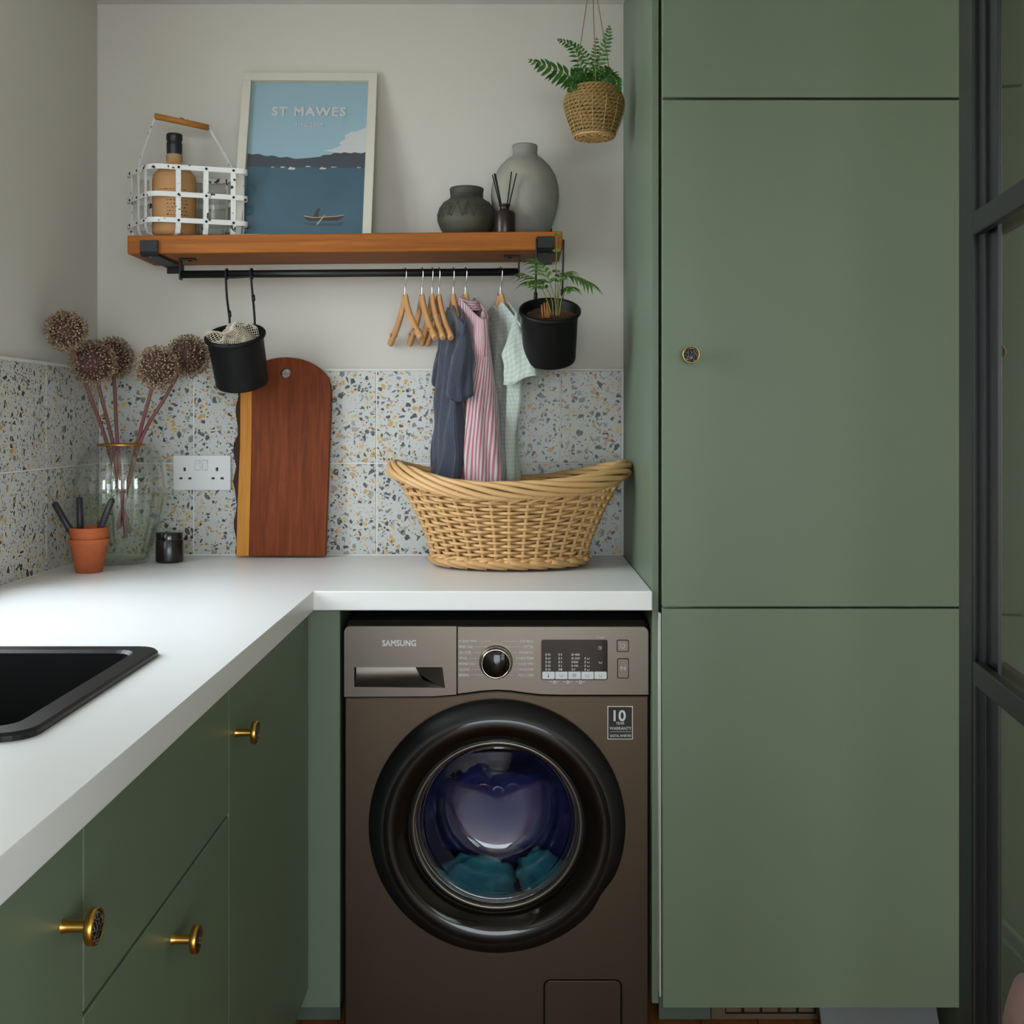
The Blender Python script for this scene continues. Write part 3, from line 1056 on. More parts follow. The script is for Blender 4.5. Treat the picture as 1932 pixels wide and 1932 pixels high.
# display
mb = MB()
mb.plate(rrect(*A(1021, 1282), *A(1146, 1206), 4 * S), [], YM - 0.0052, 0.002)
ds = mb.build('display', M['black_gloss'], cp)
mb = MB()
for i in range(5):
    a, b_ = A(1023 + 24.5 * i, 1280), A(1023 + 24.5 * i + 23.2, 1266)
    mb.plate(rrect(*a, *b_, 2.2 * S if i in (0, 4) else 0.6 * S, 3), [], YM - 0.0062, 0.0015)
mb.build('keys', M['key_white'], cp)
mb = MB()
yk = YM - 0.0064
for i, sh in enumerate(('therm', 'tub', 'spiral', 'hand', 'iron')):
    c_ = A(1034.5 + 24.5 * i, 1273)
    if sh == 'therm':
        mb.box((c_[0] - 0.5 * S, yk, c_[1] - 1 * S), (c_[0] + 0.5 * S, yk + 0.0001, c_[1] + 4 * S))
        mb.plate(circle(c_[0], c_[1] - 2.2 * S, 1.6 * S, 10), [], yk, 0.0001)
    elif sh == 'spiral':
        mb.plate(circle(c_[0], c_[1], 3.6 * S, 16), [circle(c_[0], c_[1], 2.9 * S, 16)], yk, 0.0001)
        mb.plate(circle(c_[0], c_[1], 1.6 * S, 12), [circle(c_[0], c_[1], 0.9 * S, 12)], yk, 0.0001)
    else:
        w_ = 3.6 * S
        mb.plate([(c_[0] - w_, c_[1] + 2 * S), (c_[0] - w_ * 0.7, c_[1] - 3 * S), (c_[0] + w_ * 0.7, c_[1] - 3 * S), (c_[0] + w_, c_[1] + 2 * S), (c_[0] + w_ * 0.8, c_[1] + 2 * S),
                  (c_[0] + w_ * 0.55, c_[1] - 2.3 * S), (c_[0] - w_ * 0.55, c_[1] - 2.3 * S), (c_[0] - w_ * 0.8, c_[1] + 2 * S)], [], yk, 0.0001)
mb.build('key_symbols', M['grey_print'], cp)['kind'] = 'stuff'
mb = MB()
yd = YM - 0.0055
cols = [(1032, ['90', '60', '40', '30', '20']), (1056.5, ['5', '4', '3', '2', '1']), (1081, ['1400', '1200', '800', '400', '0']), (1105.5, [None, 'A', 'B', 'C', 'D'])]
for px, rows in cols:
    for i, t_ in enumerate(rows):
        if t_ is None:
            continue
        py = 1234 + 7.0 * i
        a, b_ = A(px - 2.6, py + 2.2), A(px - 1.0, py - 2.2)
        mb.box((a[0], yd, a[1]), (b_[0], yd + 0.0001, b_[1]))
        q = A(px + 0.8, py + 2.0)
        if px < 1100:
            add_text(mb, t_, q[0], q[1], yd, len(t_) * 2.9 * S, 4.0 * S, 0.01)
        else:
            c_ = A(px + 4, py)
            w_ = 2.6 * S
            mb.plate([(c_[0] - w_, c_[1] + 2 * S), (c_[0] - w_ * .7, c_[1] - 2 * S), (c_[0] + w_ * .7, c_[1] - 2 * S), (c_[0] + w_, c_[1] + 2 * S), (c_[0] + w_ * .4, c_[1] - 1 * S), (c_[0] - w_ * .4, c_[1] - 1 * S)], [], yd, 0.0001)
c_ = A(1131.5, 1221.5)
mb.plate(circle(*c_, 3.4 * S, 16), [circle(*c_, 2.7 * S, 16)], yd, 0.0001)
mb.box((c_[0] - 0.3 * S, yd, c_[1]), (c_[0] + 0.3 * S, yd + 0.0001, c_[1] + 3 * S))
mb.box((c_[0], yd, c_[1] - 0.3 * S), (c_[0] + 3 * S, yd + 0.0001, c_[1] + 0.3 * S))
c_ = A(1132.5, 1248)
w_ = 3.6 * S
mb.plate([(c_[0] - w_, c_[1] + 2.4 * S), (c_[0] - w_ * .7, c_[1] - 2.4 * S), (c_[0] + w_ * .7, c_[1] - 2.4 * S), (c_[0] + w_, c_[1] + 2.4 * S), (c_[0] + w_ * .5, c_[1] - 1.4 * S), (c_[0] - w_ * .5, c_[1] - 1.4 * S)], [], yd, 0.0001)
mb.build('display_print', M['print_white'], cp)['kind'] = 'stuff'
for x0, y0, x1, y1, ic in ((1163, 1229, 1186, 1206, 'power'), (1164, 1279, 1186, 1241, 'play')):
    mb = MB()
    mb.plate(rrect(*A(x0, y0), *A(x1, y1), 3 * S), [rrect(*A(x0 + 1.4, y0 - 1.4), *A(x1 - 1.4, y1 + 1.4), 2.4 * S)], YM - 0.0052, 0.003)
    mb.build('button_surround', M['black_gloss'], cp)
    mb = MB()
    mb.plate(rrect(*A(x0 + 1.6, y0 - 1.6), *A(x1 - 1.6, y1 + 1.6), 2.2 * S), [], YM - 0.0060, 0.003)
    bt = mb.build('button', M['inox_panel'], cp, 0.0006, 2, merge=True)
    c_ = A((x0 + x1) / 2, (y0 + y1) / 2)
    mb = MB()
    yb_ = YM - 0.0064
    if ic == 'power':
        ring = []
        for k in range(21):
            a = math.radians(60 - 300 * k / 20)
            ring.append((c_[0] + 4.2 * S * math.cos(a + math.radians(0)), c_[1] + 4.2 * S * math.sin(a)))
        mb.tube([(x, yb_, z) for x, z in [(c_[0] + 4.2 * S * math.sin(math.radians(35 + 290 * k / 20)), c_[1] + 4.2 * S * math.cos(math.radians(35 + 290 * k / 20))) for k in range(21)]], 0.5 * S, 6)
        mb.tube([(c_[0], yb_, c_[1] + 0.6 * S), (c_[0], yb_, c_[1] + 4.8 * S)], 0.5 * S, 6)
    else:
        t3 = [(c_[0] - 4 * S, yb_, c_[1] + 4 * S), (c_[0] - 4 * S, yb_, c_[1] - 4 * S), (c_[0] + 2 * S, yb_, c_[1])]
        mb.tube(t3 + [t3[0]], 0.5 * S, 6)
        for k in (3.2, 5.0):
            mb.tube([(c_[0] + k * S, yb_, c_[1] + 4 * S), (c_[0] + k * S, yb_, c_[1] - 4 * S)], 0.4 * S, 6)
    mb.build('button_symbol', M['print_white'], bt)
# warranty sticker
mb = MB()
a, b_ = A(1146, 1395), A(1194, 1332)
stk = mb.box((a[0], YM - 0.0007, a[1]), (b_[0], YM - 0.0001, b_[1])).build('warranty_sticker', M['chrome'], wm)
MB().box((a[0] + 1.6 * S, YM - 0.0009, a[1] + 1.6 * S), (b_[0] - 1.6 * S, YM - 0.0007, b_[1] - 1.6 * S)).build('sticker_face', M['black'], stk)
mb = MB()
for t_, px, py, w_, h_, bo in (('10', 1158, 1360, 22, 20, 0.025), ('YEAR', 1162, 1367, 16, 5.5, 0.0), ('WARRANTY', 1150, 1377, 41, 6, 0.004), ('DIGITAL INVERTER', 1151, 1390.5, 40, 5.2, 0.0)):
    q = A(px, py)
    add_text(mb, t_, q[0], q[1], YM - 0.0011, w_ * S, h_ * S, bo)
a, b_ = A(1150, 1380.6), A(1191, 1380)
mb.box((a[0], YM - 0.0011, a[1]), (b_[0], YM - 0.001, b_[1]))
mb.build('sticker_print', M['print_white'], stk)
# door
dctr = (cx, YM, cz)
wdoor = thing('porthole_door', (cx, YM, cz))
wdoor.parent = wm
wdoor.location = Vector((cx, YM, cz)) - Vector((-0.035, 2.53, 0))


def door_ring(prof, n=96):
    mb = MB()
    rows = []
    for r, h in prof:
        row = []
        for k in range(n):
            a = TAU * k / n
            d_ = math.degrees(a)
            dent = 0.007 * math.exp(-((d_ - 327) / 7.0) ** 2) if r > 0.235 else 0.0
            q = r - dent
            row.append(Vector((cx + q * math.cos(a), YM - h, cz + q * 0.982 * math.sin(a))))
        rows.append(row)
    mb.grid(rows, 0, True, closed=True)
    return mb


door_ring([(0.236, -0.001), (0.252, 0.0), (0.2535, 0.006), (0.2525, 0.014), (0.247, 0.024), (0.240, 0.032), (0.232, 0.038), (0.226, 0.041), (0.221, 0.0415)]).build('rim', M['black'], wdoor)
door_ring([(0.2215, 0.0415), (0.214, 0.0425), (0.205, 0.042), (0.195, 0.039), (0.186, 0.033), (0.178, 0.025), (0.173, 0.016), (0.1715, 0.008), (0.1715, -0.004)]).build('trim_ring', M['black_gloss'], wdoor)
door_ring([(0.1715, 0.003), (0.168, 0.007), (0.164, 0.0075), (0.161, 0.004), (0.160, -0.004)]).build('glass_seat', M['inox_panel'], wdoor)
# glass bowl with the slanted upper part that keeps laundry off the door
prof = [(0.160, 0.002), (0.157, 0.004), (0.150, 0.003), (0.147, -0.01), (0.143, -0.03), (0.137, -0.055), (0.128, -0.085), (0.116, -0.105), (0.104, -0.114), (0.090, -0.117), (0.05, -0.119), (0.000001, -0.120)]
rows = []
for r, h in prof:
    row = []
    for k in range(72):
        a = TAU * k / 72
        x, z = r * math.cos(a), r * math.sin(a)
        hh = h
        if z > 0.045 and h < -0.012:
            hh = max(h, -0.115 + (z - 0.045) * 1.15)
        row.append(Vector((cx + x, YM - hh, cz + 0.008 + z)))
    rows.append(row)
mbb = MB()
mbb.grid(rows, 0, True, closed=True)
ob = mbb.build('glass_bowl', M['bowl'], wdoor, merge=True)
sd = ob.modifiers.new('thickness', 'SOLIDIFY')
sd.thickness = 0.005
sd.offset = 0
# drum and gasket
MB().lathe([(0.206, 0.0), (0.203, -0.02), (0.19, -0.03), (0.182, -0.05), (0.19, -0.07), (0.196, -0.08)], 64, dctr, frame=FRONT).build('gasket', mat('grey_rubber', (70, 72, 74), 0.6), wm)
MB().lathe([(0.196, -0.08), (0.235, -0.085), (0.24, -0.10), (0.24, -0.42), (0.22, -0.44), (0.05, -0.45), (0.0001, -0.45)], 64, dctr, frame=FRONT).build('drum', M['steel_drum'], wm)


def lump(name, c, rx, ry, rz, m, seed, amp=0.25, parent=None, lab=None):
    mb = MB()
    rows = []
    nu, nv = 18, 28
    for i in range(nu + 1):
        t = math.pi * i / nu
        row = []
        for j in range(nv):
            a = TAU * j / nv
            d_ = Vector((math.sin(t) * math.cos(a), math.sin(t) * math.sin(a), math.cos(t)))
            k = 1 + amp * noise.noise(d_ * 2.6 + Vector((seed, seed * 2, 0))) + amp * 0.5 * noise.noise(d_ * 6 + Vector((0, seed, 0)))
            row.append(Vector((c[0] + rx * d_.x * k, c[1] + ry * d_.y * k, c[2] + rz * d_.z * k)))
        rows.append(row)
    mb.grid(rows, 0, True, closed=True)
    return mb.build(name, m, parent)


tag(lump('laundry', (cx + 0.02, YM + 0.27, cz - 0.07), 0.17, 0.10, 0.13, M['cloth_navy'], 1.0), 'navy laundry heaped inside the washing machine drum', 'laundry', 'laundry in the drum')
tag(lump('laundry', (cx - 0.05, YM + 0.135, cz - 0.165), 0.085, 0.035, 0.05, M['cloth_teal'], 2.0), 'larger teal blue garment low in the washing machine drum', 'laundry', 'laundry in the drum')
tag(lump('laundry', (cx + 0.09, YM + 0.14, cz - 0.15), 0.05, 0.03, 0.045, M['cloth_teal'], 3.0), 'small teal blue garment at the right of the washing machine drum', 'laundry', 'laundry in the drum')
tag(lump('laundry', (cx - 0.05, YM + 0.30, cz + 0.07), 0.10, 0.07, 0.10, M['cloth_greywash'], 4.0), 'greyish mauve garment pressed high in the washing machine drum', 'laundry', 'laundry in the drum')

# ------------------------------------------------------------------ shelf with rail
YS = 2.617                                    # shelf front
SLZ = 1.629                                   # underside at the middle
SH = 0.043
SXa, SXb = (240 - CX) * YS / F, (1061 - CX) * YS / F
TILT = math.radians(0.55)


def sz(x):
    """shelf top height at x (the board hangs slightly out of level)"""
    return SLZ + SH + (x - (SXa + SXb) / 2) * math.tan(TILT)


sh = thing('wall_shelf', ((SXa + SXb) / 2, YB, SLZ), 'thick pine wall shelf on black iron brackets with a hanging rail', 'shelf')


def sheared(mb):
    for i, v in enumerate(mb.v):
        v.z += (v.x - (SXa + SXb) / 2) * math.tan(TILT)
    return mb


mb = MB().box((SXa, YS, SLZ), (SXb, YB - 0.0005, SLZ + SH))
sheared(mb).build('board', M['shelf'], sh, 0.003, 3)
for pc, up in ((281, False), (1029, True)):
    xc = (pc - CX) * (YS - 0.008) / F
    w_ = 0.0205
    prof = [(YS - 0.010, SLZ + 0.030), (YS - 0.0105, SLZ + 0.004), (YS - 0.006, SLZ - 0.004), (YS + 0.004, SLZ - 0.0065), (YB - 0.006, SLZ - 0.0065)]
    mb = MB()
    a = [Vector((xc - w_, y, z)) for y, z in prof]
    b_ = [Vector((xc + w_, y, z)) for y, z in prof]
    inn = [(YS - 0.0055, SLZ + 0.030), (YS - 0.006, SLZ + 0.004), (YS - 0.003, SLZ - 0.001), (YS + 0.004, SLZ - 0.0012), (YB - 0.006, SLZ - 0.0012)]
    a2 = [Vector((xc - w_, y, z)) for y, z in inn]
    b2 = [Vector((xc + w_, y, z)) for y, z in inn]
    mb.grid([a, b_, b2, a2, a], 0, False)
    mb.add([a[0], b_[0], b2[0], a2[0]], [(0, 1, 2, 3)])
    zt_ = SLZ + SH + 0.05 if up else SLZ - 0.001
    if up:
        mb.box((xc - w_, YB - 0.006, SLZ - 0.0065), (xc + w_, YB - 0.0005, SLZ - 0.001))
        mb.box((xc + 0.004, YB - 0.006, SLZ + SH + 0.001), (xc + 0.022, YB - 0.0008, SLZ + SH + 0.04))
    else:
        mb.box((xc - w_, YB - 0.006, SLZ - 0.02), (xc + w_, YB - 0.0005, SLZ - 0.001))
    br = sheared(mb).build('bracket', M['black_iron'], sh, 0.0008, 2, merge=True)
    mb = MB()
    mb.lathe([(0.0035, 0), (0.003, 0.001), (0.0001, 0.0015)], 14, (xc, YS + 0.004, SLZ - 0.0065), frame=Matrix(((1, 0, 0), (0, -1, 0), (0, 0, -1))))
    sheared(mb).build('screw', M['chrome'], br)
YRL = 2.70
ZRL = CAMZ + (HY - 515.5) * YRL / F
rx0, rx1 = (341 - CX) * YRL / F, (979 - CX) * YRL / F
RT = math.tan(math.radians(0.42))
rzc = lambda x: ZRL + (x - (rx0 + rx1) / 2) * RT
MB().tube([(rx0, YRL, rzc(rx0)), (rx1, YRL, rzc(rx1))], 0.0092, 20).build('rail', M['black_rail'], sh)
for x, sgn in ((rx0, 1), (rx1, -1)):
    zb = SLZ + (x - (SXa + SXb) / 2) * math.tan(TILT)
    mb = MB()
    mb.box((x - 0.0022, YRL - 0.009, rzc(x) - 0.013), (x + 0.0022, YRL + 0.009, zb - 0.0005))
    e = 0.036 * sgn
    mb.box((min(x, x + e), YRL - 0.009, zb - 0.004), (max(x, x + e), YRL + 0.009, zb - 0.0005))
    rb_ = mb.build('rail_bracket', M['black_iron'], sh, 0.001)
    MB().lathe([(0.005, 0), (0.004, 0.0025), (0.0001, 0.003)], 12, (x + e * 0.6, YRL, zb - 0.004), frame=Matrix(((1, 0, 0), (0, -1, 0), (0, 0, -1)))).build('screw', M['black_iron'], rb_)

# ------------------------------------------------------------------ poster frame
s_ = 2.72 / F
pc = P(568, 440, 2.695)
pic = thing('picture_frame', (pc.x, 2.695, sz(pc.x)), 'white framed seaside print leaning on the shelf, lettered ST MAWES', 'picture')
LEAN = math.radians(13.5)
PM = Matrix.Translation((pc.x, 2.698, sz(pc.x) + 0.0005)) @ Matrix.Rotation(math.radians(0.35), 4, 'Y') @ Matrix.Rotation(-LEAN, 4, 'X')
W2, HH, FW, FD = 0.1650, 0.438, 0.0212, 0.018


def L(px, py):
    """picture pixel to frame coordinates"""
    return ((px - 579.5) * s_, (440.5 - py) * s_ * 1.15)


for nm, a, b_ in (('frame_rail', (-W2, 0, 0), (W2, FD, 0.0125)), ('frame_rail', (-W2, 0, HH - FW), (W2, FD, HH)), ('frame_stile', (-W2, 0, 0.0125), (-W2 + FW, FD, HH - FW)), ('frame_stile', (W2 - FW, 0, 0.0125), (W2, FD, HH - FW))):
    MB().box(a, b_).xf(PM).build(nm, M['frame_white'], pic, 0.0008)
MB().box((-W2 + FW, 0.011, 0.0125), (W2 - FW, 0.0112, HH - FW)).xf(PM).build('glazing', M['pic_glass'], pic)
mb = MB()
mb.add([(-W2 + FW, 0.0145, 0.0125), (W2 - FW, 0.0145, 0.0125), (W2 - FW, 0.0145, HH - FW), (-W2 + FW, 0.0145, HH - FW)], [(0, 1, 2, 3)])
mb.box((-W2 + FW, 0.0146, 0.0125), (W2 - FW, 0.0172, HH - FW))
prn = mb.xf(PM).build('print', M['sky_print'], pic)
ly = [0.0143]


def flat(name, pts, m, y=None):
    ly[0] -= 0.00012
    mb = MB()
    xa = W2 - FW - 0.0003
    pp = []
    for px, py in pts:
        x, z = L(px, py)
        pp.append((max(-xa, min(xa, x)), max(0.0128, min(HH - FW - 0.0003, z))))
    mb.plate(pp, [], ly[0], 0.00005)
    return mb.xf(PM).build(name, m, prn)


flat('sea', [(440, 440), (720, 440), (720, 309), (440, 307)], M['sea_print'])
hill = [(440, 308), (440, 285)]
for i in range(13):
    hill.append((466 + i * 7.5, 284 + i * 0.75 + 1.4 * math.sin(i * 1.7) + (i > 8) * -0.2 * (i - 8)))
for i in range(8):
    hill.append((568 + i * 3.6, 293 - i * 0.3))
for i in range(15):
    hill.append((598 + i * 6.6, 290 - min(i, 6) * 1.35 + 1.2 * math.sin(i * 2.1)))
hill += [(720, 281), (720, 310)]
flat('cloud', [(608, 278), (626, 276), (645, 268), (640, 264), (652, 256), (650, 250), (664, 243), (672, 243), (690, 236), (720, 226), (720, 290), (612, 290), (632, 281)], M['cloud_print'])
flat('hills', hill, M['hill_print'])
for x, y, w_, h_ in ((530, 309, 9, 2), (545, 311.5, 14, 4), (605, 311, 13, 3), (578, 307.5, 10, 1.6), (512, 309, 7, 1.2), (676, 309, 8, 1.4), (626, 308.5, 12, 1.2)):
    flat('sailing_boat', [(x, y), (x + w_ * 0.3, y - h_), (x + w_ * 0.5, y - h_ * 0.6), (x + w_, y - h_ * 0.4), (x + w_ * 0.9, y + h_ * 0.4), (x + w_ * 0.1, y + h_ * 0.4)], M['cloud_print'])
flat('boat_reflection', [(579, 405), (588, 409), (640, 409), (656, 404), (652, 413), (600, 413), (582, 410)], M['shade_print'])
flat('rowing_boat', [(580, 396), (598, 398.5), (640, 396.5), (656, 394), (655, 398), (644, 404), (590, 404.5), (584, 402)], M['boat_print'])
flat('boat_gunwale', [(580, 395.3), (598, 398), (640, 396), (656, 393.3), (656, 394.6), (640, 397.2), (598, 399.4), (580, 396.8)], M['boat_light'])
flat('rower', [(599, 398), (600, 391), (603, 387), (605, 382.5), (608, 382), (610, 385), (607, 389), (608, 398)], M['boat_print'])
flat('oar', [(604.5, 410), (619, 394), (620, 395), (608, 410), (605, 412)], M['boat_light'])
mb = MB()
x, z = L(508, 215)
ly[0] -= 0.00012
add_text(mb, 'ST MAWES', x, z, ly[0], 142 * s_, 18 * s_, 0.045, 1.18)
x, z = L(553.5, 235)
add_text(mb, '3/10/2009', x, z, ly[0], 54 * s_, 7.2 * s_, 0.03, 1.15)
mb.xf(PM).build('title', M['title_print'], prn)

# ------------------------------------------------------------------ wire crate with bottle and glass jar
C0 = Vector((-0.836, 2.626, 0))
VU, VV = Vector((0.211, 0.066, 0)), Vector((-0.097, 0.112, 0))


def CR(s, t, z):
    p = C0 + VU * s + VV * t
    return Vector((p.x, p.y, z))


cb = sz(-0.80) + 0.0015
ctr = CR(0.5, 0.5, cb)
cr = thing('wire_crate', ctr, 'chipped white strap metal bottle crate with wooden handle on the shelf', 'crate')


def strap(mb, pts, wdt, th=0.0016, up=None, closed=False):
    """flat strap along pts; up = direction across its width (vector or list)"""
    rows = []
    m = len(pts)
    for i, p in enumerate(pts):
        t = (pts[(i + 1) % m] - pts[i - 1]) if closed else (pts[min(i + 1, m - 1)] - pts[max(i - 1, 0)])
        t.normalize()
        u = Vector(up[i]) if isinstance(up, list) else Vector(up)
        u = (u - t * u.dot(t)).normalized()
        n_ = t.cross(u)
        rows.append([p + u * wdt / 2 + n_ * th / 2, p + u * wdt / 2 - n_ * th / 2, p - u * wdt / 2 - n_ * th / 2, p - u * wdt / 2 + n_ * th / 2])
    if closed:
        rows.append(rows[0])
    mb.grid(rows, 0, False, closed=True)
    if not closed:
        mb.add(rows[0], [(0, 1, 2, 3)])
        mb.add(rows[-1], [(3, 2, 1, 0)])


def crate_loop(z, grow=0.0, r=0.10):
    pts = []
    for cs, ct_, a0 in ((r, r * 1.35, 180), (1 - r, r * 1.35, 270), (1 - r, 1 - r * 1.35, 0), (r, 1 - r * 1.35, 90)):
        for k in range(6):
            a = math.radians(a0 + 90 * k / 5)
            pts.append(CR(cs + (r + grow) * math.cos(a), ct_ + (r * 1.35 + grow) * math.sin(a), z))
    return pts


BW = 0.0115
lev = [cb + 0.160, cb + 0.097, cb + 0.037]
for z in lev:
    mb = MB()
    strap(mb, crate_loop(z, 0.012), BW, 0.0016, (0, 0, 1), True)
    mb.build('band', M['crate'], cr)
uprights = [(0.27, 0), (0.55, 0), (0.83, 0)]
for s0, _ in uprights:
    mb = MB()
    pts = [CR(s0, 0.0, lev[0] + 0.004), CR(s0, 0.0, cb + 0.022), CR(s0, 0.03, cb + 0.008), CR(s0, 0.10, cb + 0.0012), CR(s0, 0.5, cb + 0.0012), CR(s0, 0.90, cb + 0.0012), CR(s0, 0.97, cb + 0.008), CR(s0, 1.0, cb + 0.022), CR(s0, 1.0, lev[0] + 0.004)]
    strap(mb, pts, BW, 0.0014, VU)
    mb.build('strap', M['crate'], cr)
for t0 in (0.22, 0.5, 0.78):
    mb = MB()
    pts = [CR(0.0, t0, lev[0] + 0.004), CR(0.0, t0, cb + 0.022), CR(0.02, t0, cb + 0.009), CR(0.08, t0, cb + 0.003), CR(0.5, t0, cb + 0.003), CR(0.92, t0, cb + 0.003), CR(0.98, t0, cb + 0.009), CR(1.0, t0, cb + 0.022), CR(1.0, t0, lev[0] + 0.004)]
    strap(mb, pts, BW * 0.9, 0.0014, VV)
    mb.build('strap', M['crate'], cr)
nU = Vector((VU.y, -VU.x, 0)).normalized()
nV = Vector((-VV.y, VV.x, 0)).normalized()
mb0 = MB().lathe([(0.003, 0.0), (0.0026, 0.0014), (0.0001, 0.002)], 10)


def rivet(p, nrm):
    q = nrm.to_track_quat('Z', 'Y').to_matrix().to_4x4()
    mb = MB()
    mb.lathe([(0.0031, 0.0), (0.0027, 0.0014), (0.0001, 0.002)], 10)
    mb.xf(Matrix.Translation(p) @ q)
    mb.build('rivet', M['crate_edge'], cr)


for z in lev:
    for s0, _ in uprights:
        rivet(CR(s0, -0.0125, z) + nU * 0.0008, nU)
    for t0 in (0.22, 0.5, 0.78):
        rivet(CR(-0.0125, t0, z) + nV * -0.0008 if nV.x > 0 else CR(-0.0125, t0, z) + nV * 0.0008, nV if nV.x < 0 else -nV)
# handle: two thin wires and a wooden grip
hz = cb + 0.286
ha, hb = CR(-0.015, 0.5, lev[0]), CR(1.015, 0.5, lev[0])
g0, g1 = CR(0.15, 0.45, hz + 0.009), CR(0.71, 0.45, hz - 0.009)
mb = MB()
pts = smooth_path([ha, ha.lerp(g0, 0.5), g0 + Vector((0.002, 0, -0.002))], 5) + [g0.lerp(g1, 0.5) + Vector((0, 0, 0.003))] + smooth_path([g1 + Vector((-0.002, 0, -0.002)), g1.lerp(hb, 0.5), hb], 5)
strap(mb, pts, 0.009, 0.0014, VV)
mb.build('handle_strap', M['crate'], cr)
MB().tube([g0 + Vector((0, 0, -0.005)), g0.lerp(g1, 0.5) + Vector((0, 0, -0.004)), g1 + Vector((0, 0, -0.005))], [0.0072, 0.0078, 0.0072], 14).build('handle_grip', M['crate_wood'], cr)

bp_ = P(329, 430, 2.70)
bz = cb + 0.0055
bo = thing('bottle', (bp_.x, 2.70, bz), 'tan kraft-look bottle with black wax top inside the white crate', 'bottle')
pr = [(0.0001, 0.0), (0.042, 0.0), (0.049, 0.004), (0.0505, 0.012), (0.0505, 0.125), (0.048, 0.138), (0.038, 0.150), (0.024, 0.158), (0.0185, 0.165), (0.0178, 0.172)]
pr = [(r_, h * 1.06) for r_, h in pr]
MB().lathe(pr, 40, (bp_.x, 2.70, bz)).build('body', M['bottle'], bo)
MB().lathe([(0.0178, 0.170)] + [(0.0184 + 0.0008 * (k % 2), 0.172 + k * 0.0016) for k in range(9)] + [(0.017, 0.187)], 24, (bp_.x, 2.70, bz + 0.0102)).build('twine_wrap', M['twine'], bo)
MB().lathe([(0.0175, 0.185), (0.0182, 0.195), (0.0182, 0.206), (0.0186, 0.211), (0.0172, 0.214), (0.0172, 0.218), (0.0188, 0.220), (0.0188, 0.231), (0.0178, 0.234), (0.0001, 0.2345)], 28, (bp_.x, 2.70, bz + 0.011)).build('wax_top', M['cork_black'], bo)
mb = MB()
for row in range(9):
    z = bz + 0.105 - row * 0.0085
    a = -0.05 if row else -0.5
    while a < 0.85:
        w_ = R.uniform(0.03, 0.10)
        hh = R.uniform(0.0012, 0.0028)
        pts = []
        for da, dz in ((0, 0), (w_, 0), (w_, hh), (0, hh)):
            an = -math.pi / 2 + a + da
            pts.append((bp_.x + 0.0508 * math.cos(an), 2.70 + 0.0508 * math.sin(an), z + dz))
        mb.add(pts, [(0, 1, 2, 3)])
        a += w_ + R.uniform(0.03, 0.08)
mb.build('ink_print', M['bottle_ink'], bo)
jp = CR(0.76, 0.46, 0)
jr = thing('glass_jar', (jp.x, jp.y, bz), 'empty clear glass jar beside the bottle in the white crate', 'jar')
MB().lathe([(0.0001, 0.0), (0.032, 0.0), (0.036, 0.004), (0.0365, 0.09), (0.033, 0.102), (0.030, 0.106), (0.030, 0.118), (0.0285, 0.118), (0.0285, 0.106), (0.0345, 0.09), (0.034, 0.007), (0.0001, 0.005)], 40, (jp.x, jp.y, bz)).build('glass', M['clear'], jr)

# ------------------------------------------------------------------ vases and diffuser on the shelf
def lathe_px(name, px_c, Yc, prof, m, base_z, n=48):
    """profile given as (half width px, y px); base at base_z"""
    k = Yc / F
    yb_ = prof[-1][1]
    pts = [(w * k, (yb_ - y) * k) for w, y in prof][::-1]
    return pts


vx = P(990.5, 0, 2.735).x
vz = sz(vx)
vs_ = thing('tall_vase', (vx, 2.735, vz), 'tall pale grey stoneware vase at the end of the shelf', 'vase')
pts = lathe_px('', 990, 2.735, [(18, 266), (23, 263.5), (24, 266), (23, 278), (25, 284), (36, 292), (48, 305), (58, 322), (63, 342), (64.5, 358), (62, 380), (56, 402), (48, 424), (41, 439), (38, 441)], None, vz)
mb = MB().lathe(pts, 56, (vx, 2.735, vz + 0.0005)).disc(pts[0][0], 0, 56, (vx, 2.735, vz + 0.0005)).lathe([(18 * 2.735 / F, pts[-1][1]), (19 * 2.735 / F, pts[-3][1] - 0.02), (0.05, pts[-3][1] - 0.06)], 56, (vx, 2.735, vz))
mb.build('vessel', M['vase_grey'], vs_)
px_ = P(880.5, 0, 2.715).x
pz = sz(px_)
pt = thing('squat_pot', (px_, 2.715, pz), 'squat dark green-brown pottery jar with incised leaf pattern on the shelf', 'pot')
pts = lathe_px('', 880, 2.715, [(27, 350), (31, 346), (32.5, 348), (31.5, 353), (31, 364), (34, 368), (44, 374), (52, 385), (56, 398), (55, 410), (49, 424), (42, 434), (37, 440), (36, 441)], None, pz)
MB().lathe(pts, 56, (px_, 2.715, pz + 0.0005)).disc(pts[0][0], 0, 56, (px_, 2.715, pz + 0.0005)).lathe([(27 * 2.715 / F, pts[-1][1]), (0.034, pts[-1][1] - 0.03), (0.05, pts[-1][1] - 0.05)], 56, (px_, 2.715, pz)).build('vessel', M['pot_dark'], pt)


def pot_r(h):
    for i in range(len(pts) - 1):
        if pts[i][1] <= h <= pts[i + 1][1]:
            t = (h - pts[i][1]) / max(1e-6, pts[i + 1][1] - pts[i][1])
            return pts[i][0] + t * (pts[i + 1][0] - pts[i][0])
    return pts[-1][0]


